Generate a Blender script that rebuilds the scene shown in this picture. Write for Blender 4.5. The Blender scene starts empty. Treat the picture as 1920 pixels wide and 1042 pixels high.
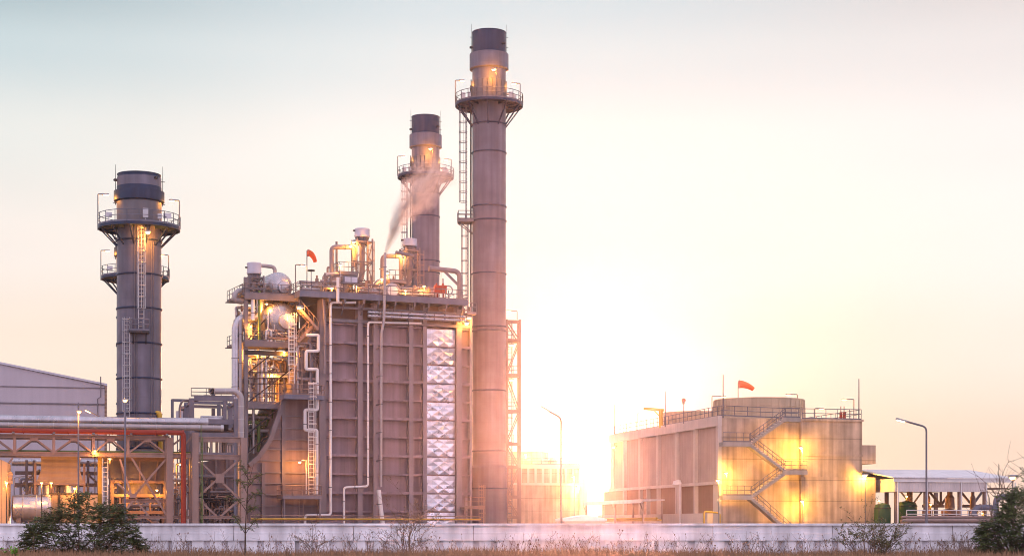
import bpy, math, random
from mathutils import Vector, Matrix
random.seed(7)
R = math.radians
scene = bpy.context.scene
COL = scene.collection
F, YH, EYE = 3300.0, 985.0, 2.0      # focal length in photo pixels, horizon row, eye height

# ------------------------------------------------------------------ frames
class FR:
    """A plant grid: u runs along a facade, v goes back from it, z is up."""
    def __init__(s, ox, oy, deg):
        s.ox, s.oy, s.rot = ox, oy, R(deg)
        s.c, s.s = math.cos(s.rot), math.sin(s.rot)
    def loc(s, px, py, v=0.0):
        a = (px - 960) / F; b = (YH - py) / F
        t = (v - s.ox * s.s + s.oy * s.c) / (-a * s.s + s.c)
        x, y = a * t - s.ox, t - s.oy
        return Vector((x * s.c + y * s.s, v, EYE + b * t))
    def u(s, px, v=0.0): return s.loc(px, YH, v).x
    def z(s, px, py, v=0.0): return s.loc(px, py, v).z
    def world(s, p):
        return Vector((s.ox + p[0] * s.c - p[1] * s.s, s.oy + p[0] * s.s + p[1] * s.c, p[2]))
W0 = FR(0, 0, 0)

# ------------------------------------------------------------------ materials
def mat(name, rgb, rough=0.6, metal=0.0, var=0.12, scale=0.6, streak=0.0, bump=0.0, bscale=30, emis=None, lines=None, spec=0.22):
    m = bpy.data.materials.new(name); m.use_nodes = True
    nt = m.node_tree; n = nt.nodes; l = nt.links
    b = n['Principled BSDF']
    b.inputs['Roughness'].default_value = rough; b.inputs['Metallic'].default_value = metal
    b.inputs['Specular IOR Level'].default_value = spec
    tc = n.new('ShaderNodeTexCoord')
    def noise(sc, vec=None, det=5):
        k = n.new('ShaderNodeTexNoise'); k.inputs['Scale'].default_value = sc; k.inputs['Detail'].default_value = det
        l.new(vec or tc.outputs['Object'], k.inputs['Vector']); return k.outputs['Fac']
    def rng(fac, a, c, lo, hi):
        k = n.new('ShaderNodeMapRange'); k.inputs[1].default_value = a; k.inputs[2].default_value = c
        k.inputs[3].default_value = lo; k.inputs[4].default_value = hi
        l.new(fac, k.inputs[0]); return k.outputs[0]
    def mul(x, y):
        k = n.new('ShaderNodeMath'); k.operation = 'MULTIPLY'; l.new(x, k.inputs[0]); l.new(y, k.inputs[1]); return k.outputs[0]
    f = rng(noise(scale), .25, .75, 1 - var, 1 + var)
    if streak:
        mp = n.new('ShaderNodeMapping'); mp.inputs['Scale'].default_value = (1.6, 1.6, .09)
        l.new(tc.outputs['Object'], mp.inputs['Vector'])
        f = mul(f, rng(noise(1.0, mp.outputs[0], 6), .3, .7, 1 - streak, 1 + streak * .6))
        f = mul(f, rng(noise(.35), .3, .7, 1 - streak * .5, 1 + streak * .4))
    if lines:                      # shutter joints in cast concrete / sheet joints: (axis, spacing, width, depth)
        sp = n.new('ShaderNodeSeparateXYZ'); l.new(tc.outputs['Object'], sp.inputs[0])
        for ax, d, w, dk in lines:
            k = n.new('ShaderNodeMath'); k.operation = 'PINGPONG'; k.inputs[1].default_value = d / 2
            l.new(sp.outputs[ax], k.inputs[0])
            f = mul(f, rng(k.outputs[0], w, w * 2.2, 1 - dk, 1))
    vm = n.new('ShaderNodeVectorMath'); vm.operation = 'SCALE'; vm.inputs[0].default_value = rgb
    l.new(f, vm.inputs['Scale']); l.new(vm.outputs[0], b.inputs['Base Color'])
    l.new(rng(noise(scale * 3.1), .3, .7, max(.05, rough - .1), min(1, rough + .1)), b.inputs['Roughness'])
    if bump:
        bp = n.new('ShaderNodeBump'); bp.inputs['Strength'].default_value = bump; bp.inputs['Distance'].default_value = .02
        l.new(noise(bscale), bp.inputs['Height']); l.new(bp.outputs[0], b.inputs['Normal'])
    if emis:
        b.inputs['Emission Color'].default_value = (*emis[0], 1); b.inputs['Emission Strength'].default_value = emis[1]
    return m

def ribbed(name, rgb, period, axis=0, rough=.5, metal=0.0, depth=.03, var=.08):
    m = mat(name, rgb, rough, metal, var, .5, .12)
    nt = m.node_tree; n = nt.nodes; l = nt.links; b = n['Principled BSDF']
    tc = n.new('ShaderNodeTexCoord'); sp = n.new('ShaderNodeSeparateXYZ'); l.new(tc.outputs['Object'], sp.inputs[0])
    k = n.new('ShaderNodeMath'); k.operation = 'PINGPONG'; k.inputs[1].default_value = period / 2; l.new(sp.outputs[axis], k.inputs[0])
    bp = n.new('ShaderNodeBump'); bp.inputs['Strength'].default_value = 1; bp.inputs['Distance'].default_value = depth / period * 2
    l.new(k.outputs[0], bp.inputs['Height']); l.new(bp.outputs[0], b.inputs['Normal'])
    return m

def cloth(name, rgb):
    m = mat(name, rgb, .8, 0, .1, 2.0); nt = m.node_tree; n = nt.nodes; l = nt.links
    t = n.new('ShaderNodeBsdfTranslucent'); t.inputs['Color'].default_value = (*rgb, 1); mx = n.new('ShaderNodeMixShader'); mx.inputs[0].default_value = .5
    l.new(n['Principled BSDF'].outputs[0], mx.inputs[1]); l.new(t.outputs[0], mx.inputs[2]); l.new(mx.outputs[0], n['Material Output'].inputs['Surface']); return m
M = dict(
    stack=mat('stack_paint', (.135, .125, .158), .45, 0, .12, .35, .26, lines=[(2, 2.4, .012, .10)]),
    stackdark=mat('stack_dark_paint', (.020, .034, .074), .48, 0, .16, .4, .28),
    band=mat('stack_band', (.15, .135, .145), .5, 0, .12, .8, .15),
    duct=mat('duct_paint', (.20, .150, .155), .5, 0, .16, .3, .26, bump=.35, bscale=.9),
    casing=mat('casing_paint', (.275, .20, .22), .5, 0, .14, .25, .26, bump=.35, bscale=.9),
    column=mat('column_paint', (.24, .195, .205), .5, 0, .10, .5, .12),
    steel=mat('steel_paint', (.17, .15, .165), .5, 0, .14, .7, .12),
    bluesteel=mat('blue_grey_steel', (.15, .15, .19), .5, 0, .14, .7, .12),
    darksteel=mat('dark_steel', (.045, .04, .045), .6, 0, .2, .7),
    rack=mat('rack_steel', (.27, .185, .16), .55, 0, .12, .6, .16),
    galv=mat('galvanised', (.46, .45, .46), .42, .55, .10, 1.5),
    silver=mat('cladding_silver', (.44, .42, .44), .34, .85, .14, 1.0, .14),
    quilt=mat('quilted_aluminium', (.72, .70, .75), .34, .62, .14, .45, .12),
    dull=mat('dull_cladding', (.36, .32, .32), .45, .45, .10, 1.0, .08),
    white=mat('white_pipe_paint', (.72, .68, .66), .45, 0, .06, 1.0, .06),
    lav=mat('pale_grey_paint', (.52, .51, .57), .5, 0, .06, .8, .06),
    red=mat('fire_red', (.24, .036, .024), .45, 0, .1, 1.0),
    redbox=mat('red_box', (.42, .06, .03), .45, 0, .1, 1.0),
    yellow=mat('yellow_paint', (.52, .32, .05), .5, 0, .1, 1.0),
    green=mat('green_paint', (.11, .16, .055), .5, 0, .15, 1.0),
    tankgreen=mat('tank_green', (.03, .07, .035), .45, 0, .15, 1.0),
    sock=cloth('sock_orange', (.80, .19, .07)),
    tan=ribbed('tan_louvre', (.38, .28, .21), .55, 2, .5, 0, .10),
    tanbox=mat('tan_sheet', (.40, .28, .17), .5, 0, .08, .6, .10, lines=[(0, 2.4, .02, .4)]),
    hall=mat('hall_cladding', (.46, .42, .46), .5, 0, .04, .2, .05),
    stairc=mat('stair_concrete', (.36, .30, .26), .85, 0, .15, .6, .15),
    leafolive=mat('leaf_olive', (.14, .135, .06), .6, 0, .4, 2.0),
    conc=mat('cast_concrete', (.49, .34, .24), .85, 0, .22, .5, .36, bump=.3, bscale=6, lines=[(2, 2.45, .035, .32), (0, 3.6, .025, .16)]),
    concpale=mat('pale_concrete', (.60, .49, .42), .85, 0, .08, .4, .08, bump=.2, bscale=6),
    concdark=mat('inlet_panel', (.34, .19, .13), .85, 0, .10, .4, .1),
    concpanel=mat('wall_panel_concrete', (.47, .34, .28), .85, 0, .10, .4, .12, bump=.2, bscale=6),
    shroud=mat('fan_shroud', (.56, .42, .29), .55, 0, .08, .5, .12),
    wallw=mat('wall_whitewash', (.88, .87, .89), .8, 0, .10, .7, .26, bump=.2, bscale=9),
    walld=mat('wall_panel', (.78, .76, .80), .85, 0, .16, .9, .36, bump=.2, bscale=9),
    roof=ribbed('sheet_roof', (.66, .62, .63), .4, 0, .45, .1, .05),
    clad=ribbed('fascia_sheet', (.60, .52, .49), .35, 0, .5, .05, .05),
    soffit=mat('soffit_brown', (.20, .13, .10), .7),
    bark=mat('bark', (.085, .062, .05), .9, 0, .3, 6),
    twig=mat('dry_twig', (.20, .13, .095), .9, 0, .3, 4),
    dryleaf=mat('dry_leaf', (.20, .135, .07), .8, 0, .4, 3),
    leafdark=mat('leaf_dark', (.040, .062, .022), .6, 0, .5, 1.8),
    leafmid=mat('leaf_mid', (.10, .135, .045), .6, 0, .45, 2.0),
    leafbright=mat('leaf_bright', (.13, .27, .03), .5, 0, .35, 3.0),
    grass=mat('dry_grass', (.31, .185, .105), .9, 0, .4, .8),
    ground=mat('dry_earth', (.20, .145, .105), .95, 0, .25, .15, bump=.4, bscale=2),
    yard=mat('yard_gravel', (.27, .24, .22), .95, 0, .15, .3),
    lampmetal=mat('lamp_housing', (.35, .33, .33), .5, .3),
    sodium=mat('sodium_lamp', (.9, .6, .3), .5, emis=((1, .56, .16), 26.0)),
    pale=mat('pale_lamp', (.9, .8, .6), .5, emis=((1, .72, .36), 14.0)),
)

# ------------------------------------------------------------------ mesh builder
class MB:
    def __init__(s): s.v = []; s.f = []; s.sm = []
    def add(s, vs, fs, smooth=False):
        o = len(s.v); s.v += [Vector(p) for p in vs]
        s.f += [tuple(i + o for i in f) for f in fs]; s.sm += [smooth] * len(fs); return s
    def box(s, a, b):
        x0, x1 = sorted((a[0], b[0])); y0, y1 = sorted((a[1], b[1])); z0, z1 = sorted((a[2], b[2]))
        return s.add([(x0,y0,z0),(x1,y0,z0),(x1,y1,z0),(x0,y1,z0),(x0,y0,z1),(x1,y0,z1),(x1,y1,z1),(x0,y1,z1)],
                     [(0,3,2,1),(4,5,6,7),(0,1,5,4),(1,2,6,5),(2,3,7,6),(3,0,4,7)])
    def bar(s, p, q, w, h=None):
        p, q = Vector(p), Vector(q); d = (q - p).normalized(); h = h or w
        up = Vector((0,0,1)) if abs(d.z) < .95 else Vector((0,1,0))
        x = d.cross(up).normalized() * w / 2; y = x.cross(d).normalized() * h / 2
        c = [p - x - y, p + x - y, p + x + y, p - x + y, q - x - y, q + x - y, q + x + y, q - x + y]
        return s.add(c, [(0,1,2,3),(7,6,5,4),(0,4,5,1),(1,5,6,2),(2,6,7,3),(3,7,4,0)])
    def hbeam(s, p, q, w, h=None, t=.04):
        """an I-section between two points: two flanges and a web"""
        p, q = Vector(p), Vector(q); d = (q - p).normalized(); h = h or w
        up = Vector((0,0,1)) if abs(d.z) < .95 else Vector((0,1,0))
        x = d.cross(up).normalized(); y = x.cross(d).normalized()
        o = y * (h / 2 - t / 2)
        def slab(c, ww, hh):
            X = x * ww / 2; Y = y * hh / 2
            a = [p+c-X-Y, p+c+X-Y, p+c+X+Y, p+c-X+Y, q+c-X-Y, q+c+X-Y, q+c+X+Y, q+c-X+Y]
            s.add(a, [(0,1,2,3),(7,6,5,4),(0,4,5,1),(1,5,6,2),(2,6,7,3),(3,7,4,0)])
        slab(o, w, t); slab(-o, w, t); slab(Vector(), t * 1.2, h - 2 * t - .004)
        return s
    def tube(s, pts, r, n=8, bend=0.0, cap=True):
        P = [Vector(p) for p in pts]
        if bend and len(P) > 2:
            Q = [P[0]]
            for i in range(1, len(P) - 1):
                a, b, c = P[i-1], P[i], P[i+1]
                k = min(bend, (a-b).length * .49, (c-b).length * .49)
                p0 = b + (a-b).normalized() * k; p1 = b + (c-b).normalized() * k
                for j in range(6):
                    t = j / 5; Q.append(p0.lerp(b, t).lerp(b.lerp(p1, t), t))
            Q.append(P[-1]); P = Q
        rr = r if isinstance(r, (list, tuple)) else [r] * len(P)
        rings = []; prev = None
        for i, p in enumerate(P):
            d = ((P[min(i+1, len(P)-1)] - P[max(i-1, 0)]) or Vector((0,0,1))).normalized()
            if prev is None:
                x = d.cross(Vector((0,0,1)) if abs(d.z) < .9 else Vector((1,0,0))).normalized()
            else:
                x = (prev - d * prev.dot(d)).normalized()
            prev = x; y = d.cross(x)
            rings.append([p + (x * math.cos(2*math.pi*k/n) + y * math.sin(2*math.pi*k/n)) * rr[i] for k in range(n)])
        vs = [q for g in rings for q in g]; fs = []
        for i in range(len(P) - 1):
            for k in range(n):
                fs.append((i*n+k, i*n+(k+1)%n, (i+1)*n+(k+1)%n, (i+1)*n+k))
        s.add(vs, fs, n > 5)
        if cap:
            s.add(rings[0], [tuple(reversed(range(n)))]); s.add(rings[-1], [tuple(range(n))])
        return s
    def lathe(s, o, prof, n=40, axis=(0,0,1), a0=0, a1=2*math.pi):
        o = Vector(o); ax = Vector(axis).normalized()
        x = ax.cross(Vector((0,0,1)) if abs(ax.z) < .9 else Vector((0,1,0))).normalized(); y = ax.cross(x)
        full = abs(a1 - a0) > 6.28; m = n if full else n + 1
        for (r0, h0), (r1, h1) in zip(prof, prof[1:]):
            vs = []; fs = []
            for r, h in ((r0, h0), (r1, h1)):
                for k in range(m):
                    t = a0 + (a1 - a0) * k / n
                    vs.append(o + ax * h + (x * math.cos(t) + y * math.sin(t)) * r)
            for k in range(n):
                j = (k + 1) % m
                fs.append((k, j, m + j, m + k))
            s.add(vs, fs, True)
        return s
    def disc(s, o, r, n=24, axis=(0,0,1)):
        o = Vector(o); ax = Vector(axis).normalized()
        x = ax.cross(Vector((0,0,1)) if abs(ax.z) < .9 else Vector((0,1,0))).normalized(); y = ax.cross(x)
        return s.add([o + (x*math.cos(2*math.pi*k/n) + y*math.sin(2*math.pi*k/n))*r for k in range(n)], [tuple(range(n))])
    def cyl(s, p, q, r, n=16): return s.tube([p, q], r, n)
    def torus(s, o, Rr, r, n=40, axis=(0,0,1)):
        o = Vector(o); ax = Vector(axis).normalized()
        x = ax.cross(Vector((0,0,1)) if abs(ax.z) < .9 else Vector((0,1,0))).normalized(); y = ax.cross(x)
        prof = [(Rr + r*math.cos(t), r*math.sin(t)) for t in [2*math.pi*k/6 for k in range(7)]]
        return s.lathe(o, prof, n, axis)
    def prism(s, poly, v0, v1):
        """extrude a polygon given in (u, z) from depth v0 to v1"""
        n = len(poly)
        vs = [(u, v0, z) for u, z in poly] + [(u, v1, z) for u, z in poly]
        fs = [tuple(range(n)), tuple(reversed(range(n, 2*n)))] + [(i, n+i, n+(i+1)%n, (i+1)%n) for i in range(n)]
        return s.add(vs, fs)
    def rail(s, pts, h=1.1, sp=1.5, r=.035):
        P = [Vector(p) for p in pts]
        for a, b in zip(P, P[1:]):
            L = (b - a).length; k = max(1, round(L / sp))
            for f_ in (1.0, .55): s.tube([a + Vector((0,0,h*f_)), b + Vector((0,0,h*f_))], r, 4)
            s.bar(a + Vector((0,0,.08)), b + Vector((0,0,.08)), .03, .14)
            for i in range(k + 1):
                p = a.lerp(b, i / k); s.tube([p, p + Vector((0,0,h))], r, 4)
        return s
    def ladder(s, p, z1, d=(0,-1), w=.5, cage=True, r=.035, cr=.42, sp=.45, hoop=1.5):
        """vertical ladder from p up to z1, cage bulging along d (2-D)"""
        p = Vector(p); d = Vector((d[0], d[1], 0)).normalized(); t = Vector((-d.y, d.x, 0)); z0 = p.z
        for k in (-1, 1): s.tube([p + t*w/2*k, Vector((p.x, p.y, z1)) + t*w/2*k], r, 4)
        z = z0 + .3
        while z < z1:
            q = Vector((p.x, p.y, z)); s.tube([q - t*w/2, q + t*w/2], r*.7, 4); z += sp
        if cage:
            def hp(zz, a): return Vector((p.x, p.y, zz)) + d*.38 + (d*math.cos(a) + t*math.sin(a))*cr
            A = [R(-150 + 300*k/8) for k in range(9)]
            z = z0 + 2.0
            while z <= z1 + .01:
                s.tube([hp(z, a) for a in A], r*.9, 4); z += hoop
            for a in (A[1], A[3], A[4], A[5], A[7]):
                s.tube([hp(min(z0 + 2, z1), a), hp(z1, a)], r*.6, 4)
        return s
    def build(s, name, m, parent=None, smooth=None):
        fr, base = BASE[parent.name] if parent else (W0, Vector())
        me = bpy.data.meshes.new(name)
        me.from_pydata([v - base for v in s.v], [], s.f)
        me.polygons.foreach_set('use_smooth', s.sm); me.update()
        ob = bpy.data.objects.new(name, me); COL.objects.link(ob)
        me.materials.append(m)
        if parent: ob.parent = parent; BASE[ob.name] = (fr, base)
        return ob

BASE = {}
def parts(name, m, parent, mbs):
    return [b.build(name, m, parent) for b in mbs]
def thing(name, label, cat, fr, base, group=None):
    o = bpy.data.objects.new(name, None); COL.objects.link(o)
    base = Vector(base); o.empty_display_size = .3
    o.location = fr.world(base); o.rotation_euler = (0, 0, fr.rot)
    o['label'] = label; o['category'] = cat
    if group: o['group'] = group
    BASE[o.name] = (fr, base); return o
def solo(name, mb, m, label, cat, fr, base, group=None, kind=None):
    base = Vector(base)
    me = bpy.data.meshes.new(name); me.from_pydata([v - base for v in mb.v], [], mb.f)
    me.polygons.foreach_set('use_smooth', mb.sm); me.update(); me.materials.append(m)
    o = bpy.data.objects.new(name, me); COL.objects.link(o)
    o.location = fr.world(base); o.rotation_euler = (0, 0, fr.rot)
    if label: o['label'] = label
    if cat: o['category'] = cat
    if group: o['group'] = group
    if kind: o['kind'] = kind
    BASE[o.name] = (fr, base); return o
def copy_tree(o, parent=None):
    c = o.copy(); COL.objects.link(c); c.parent = parent
    for ch in list(o.children): copy_tree(ch, c)
    return c
LAMP_SCALE = .55
def light(pos, power, parent, color=(1, .35, .04), r=.18):
    fr, base = BASE[parent.name]
    d = bpy.data.lights.new('lamp_light', 'POINT'); d.energy = power * LAMP_SCALE; d.color = color; d.shadow_soft_size = r
    o = bpy.data.objects.new('lamp_light', d); COL.objects.link(o); o.location = Vector(pos) - base; o.parent = parent
    return o
def flood(pos, parent, power, m='sodium', s=.28, drop=.35, color=(1, .35, .04)):
    """small lamp head with a glowing lens, child of parent, plus its light"""
    p = Vector(pos)
    MB().box(p + Vector((-s, -s, .02)), p + Vector((s, s, s*.7))).build('lamp_head', M['lampmetal'], parent)
    MB().lathe(p, [(0.01, -s*.55), (s*.6, -s*.4), (s*.8, 0), (.01, .015)], 10).build('lamp_glass', M[m], parent)
    root = parent
    while root.parent: root = root.parent
    light(p + Vector((0, -.1, -drop)), power, root, color)
def post_lamp(root, p, h, arm, power, r=.06, m='sodium'):
    """bracket lamp standing on something; part of root"""
    p = Vector(p); t = p + Vector((0, 0, h)); a = Vector(arm)
    po = MB().tube([p, t, t + a], r, 6, .15).build('lamp_post', M['steel'], root)
    q = t + a
    hd = MB(); s = .34
    d = a.normalized(); hd.bar(q - d*.1, q + d*s*1.6, .26, .14); hd.build('lamp_head', M['lampmetal'], po)
    MB().bar(q + d*.05 - Vector((0,0,.10)), q + d*s*1.5 - Vector((0,0,.10)), .20, .07).build('lamp_glass', M[m], po)
    light(q + d*.3 - Vector((0, 0, .4)), power, root)
# ------------------------------------------------------------------ camera, sun, sky, air
SUN_AZ, SUN_EL = R(2.7), R(2.4)       # to the right of straight ahead, above the horizon
cam = bpy.data.cameras.new('camera'); camo = bpy.data.objects.new('camera', cam); COL.objects.link(camo)
camo.location = (0, 0, EYE); camo.rotation_euler = (R(90), 0, 0)
cam.sensor_width = 36; cam.lens = 36 * F / 1920; cam.shift_y = (YH - 521) / 1920
cam.clip_start = 1; cam.clip_end = 5000
scene.camera = camo
sunv = Vector((math.sin(SUN_AZ) * math.cos(SUN_EL), math.cos(SUN_AZ) * math.cos(SUN_EL), math.sin(SUN_EL)))
sl = bpy.data.lights.new('sun', 'SUN'); sl.energy = 3.2; sl.angle = R(.6); sl.color = (1, .36, .20)
so = bpy.data.objects.new('sun', sl); COL.objects.link(so)
so.rotation_euler = (-sunv).to_track_quat('-Z', 'Y').to_euler()

def build_world():
    w = bpy.data.worlds.new('World'); scene.world = w; w.use_nodes = True
    nt = w.node_tree; n = nt.nodes; l = nt.links; n.clear()
    out = n.new('ShaderNodeOutputWorld'); bg = n.new('ShaderNodeBackground'); l.new(bg.outputs[0], out.inputs[0])
    tc = n.new('ShaderNodeTexCoord'); V = tc.outputs['Generated']
    def m_(op, a, b=None, c=None):
        k = n.new('ShaderNodeMath'); k.operation = op
        for i, x in enumerate((a, b, c)):
            if x is None: continue
            if isinstance(x, (int, float)): k.inputs[i].default_value = x
            else: l.new(x, k.inputs[i])
        return k.outputs[0]
    def ang(v):           # degrees between the view direction and v
        d = n.new('ShaderNodeVectorMath'); d.operation = 'DOT_PRODUCT'; l.new(V, d.inputs[0]); d.inputs[1].default_value = v
        return m_('MULTIPLY', m_('ARCCOSINE', m_('MINIMUM', d.outputs['Value'], 1.0)), 180 / math.pi)
    def ramp(fac, stops, lo, hi):
        mr = n.new('ShaderNodeMapRange'); mr.inputs[1].default_value = lo; mr.inputs[2].default_value = hi; l.new(fac, mr.inputs[0])
        r = n.new('ShaderNodeValToRGB'); r.color_ramp.interpolation = 'EASE'
        e = r.color_ramp.elements
        while len(e) < len(stops): e.new(.5)
        for el, (p, c) in zip(e, stops): el.position = (p - lo) / (hi - lo); el.color = (*c, 1)
        l.new(mr.outputs[0], r.inputs[0]); return r.outputs[0]
    def mix(f, a, b, mode='MIX'):
        k = n.new('ShaderNodeMix'); k.data_type = 'RGBA'; k.blend_type = mode
        for s_, x in ((0, f), (6, a), (7, b)):
            if isinstance(x, (int, float)): k.inputs[s_].default_value = x
            elif isinstance(x, tuple): k.inputs[s_].default_value = (*x, 1)
            else: l.new(x, k.inputs[s_])
        return k.outputs[2]
    sp = n.new('ShaderNodeSeparateXYZ'); l.new(V, sp.inputs[0])
    zz = sp.outputs['Z']
    left = ramp(zz, SKY_LEFT, -.1, 1.0); mid = ramp(zz, SKY_MID, -.1, 1.0); right = ramp(zz, SKY_RIGHT, -.1, 1.0); back = ramp(zz, SKY_BACK, -.1, 1.0)
    az = m_('ARCTAN2', sp.outputs['X'], sp.outputs['Y'])
    s1 = ramp(az, [(-.32, (0,0,0)), (-.02, (1,1,1))], -.5, .5); s2 = ramp(az, [(.04, (0,0,0)), (.32, (1,1,1))], -.5, .5)
    cl = n.new('ShaderNodeTexNoise'); cl.inputs['Scale'].default_value = 2.2; cl.inputs['Detail'].default_value = 5; cl.inputs['Distortion'].default_value = .6
    mpg = n.new('ShaderNodeMapping'); mpg.inputs['Scale'].default_value = (1, 1, 4.5); l.new(V, mpg.inputs['Vector']); l.new(mpg.outputs[0], cl.inputs['Vector'])
    veil = n.new('ShaderNodeMapRange'); veil.inputs[1].default_value = .3; veil.inputs[2].default_value = .7; veil.inputs[3].default_value = .965; veil.inputs[4].default_value = 1.03; l.new(cl.outputs['Fac'], veil.inputs[0])
    front = ramp(sp.outputs['Y'], [(-.35, (0,0,0)), (.75, (1,1,1))], -1, 1)
    base = mix(front, back, mix(1.0, mix(s2, mix(s1, left, mid), right), veil.outputs[0], 'MULTIPLY'))
    s = ang(tuple(sunv))
    g1 = m_('MULTIPLY', m_('EXPONENT', m_('MULTIPLY', s, -1 / 1.0)), SKY_GLOW)
    g2 = m_('MULTIPLY', m_('EXPONENT', m_('MULTIPLY', s, -1 / 5.5)), SKY_GLOW * .02)
    col = mix(1.0, base, mix(1.0, (1.0, .80, .50), m_('ADD', g1, g2), 'MULTIPLY'), 'ADD')
    sky = n.new('ShaderNodeTexSky'); sky.sky_type = 'NISHITA'; sky.sun_disc = False
    sky.sun_elevation = SUN_EL; sky.sun_rotation = SUN_AZ; sky.air_density = 1.0; sky.dust_density = 2.0
    col = mix(1.0, col, mix(1.0, sky.outputs[0], (.008, .008, .008), 'MULTIPLY'), 'ADD')
    l.new(col, bg.inputs[0]); bg.inputs[1].default_value = SKY_STRENGTH
TOP = [(.40, (.48,.56,.70)), (1.0, (1.12,1.08,1.40))]
SKY_LEFT = [(-.05, (.86,.72,.62)), (.04, (.93,.79,.68)), (.10, (.92,.80,.70)), (.15, (.90,.84,.80)), (.21, (.80,.83,.81)), (.255, (.58,.70,.74)), (.285, (.40,.52,.57))] + TOP
SKY_MID = [(-.05, (.56,.55,.44)), (.04, (.58,.60,.50)), (.10, (.64,.69,.63)), (.15, (.76,.80,.77)), (.21, (.90,.90,.88)), (.255, (.75,.81,.83)), (.285, (.64,.74,.79))] + TOP
SKY_RIGHT = [(-.05, (.80,.64,.56)), (.04, (.82,.67,.59)), (.10, (.88,.81,.76)), (.15, (.92,.90,.88)), (.21, (.90,.89,.88)), (.255, (.83,.79,.79)), (.285, (.75,.69,.69))] + TOP
SKY_BACK = [(-.05, (1.36,1.14,1.42)), (.2, (1.36,1.17,1.50)), (1.0, (1.12,1.08,1.40))]
SKY_GLOW = 5.0
SKY_STRENGTH = 1.0
build_world()

HAZE_D, HAZE_G = .00012, .93
hz = MB().box((-420, -60, -1.9), (420, 470, 80))
hzo = solo('haze', hz, M['steel'], 'warm backlit evening haze filling the air over the plant', 'haze', W0, (0, 0, 0), kind='stuff')
hm = bpy.data.materials.new('air'); hm.use_nodes = True
_n = hm.node_tree.nodes; _n.clear()
_o = _n.new('ShaderNodeOutputMaterial'); _p = _n.new('ShaderNodeVolumePrincipled')
_p.inputs['Color'].default_value = (.97, .93, .92, 1); _p.inputs['Density'].default_value = HAZE_D
_p.inputs['Anisotropy'].default_value = HAZE_G
hm.node_tree.links.new(_p.outputs[0], _o.inputs['Volume'])
hzo.data.materials[0] = hm

# ------------------------------------------------------------------ ground
solo('ground', MB().box((-418, -58, -.8), (418, 466, 0)), M['ground'], None, None, W0, (0, 0, 0), kind='structure')
solo('plant_yard', MB().box((-300, 103, .004), (300, 460, .02)), M['yard'], None, None, W0, (0, 0, 0), kind='structure')

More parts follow.
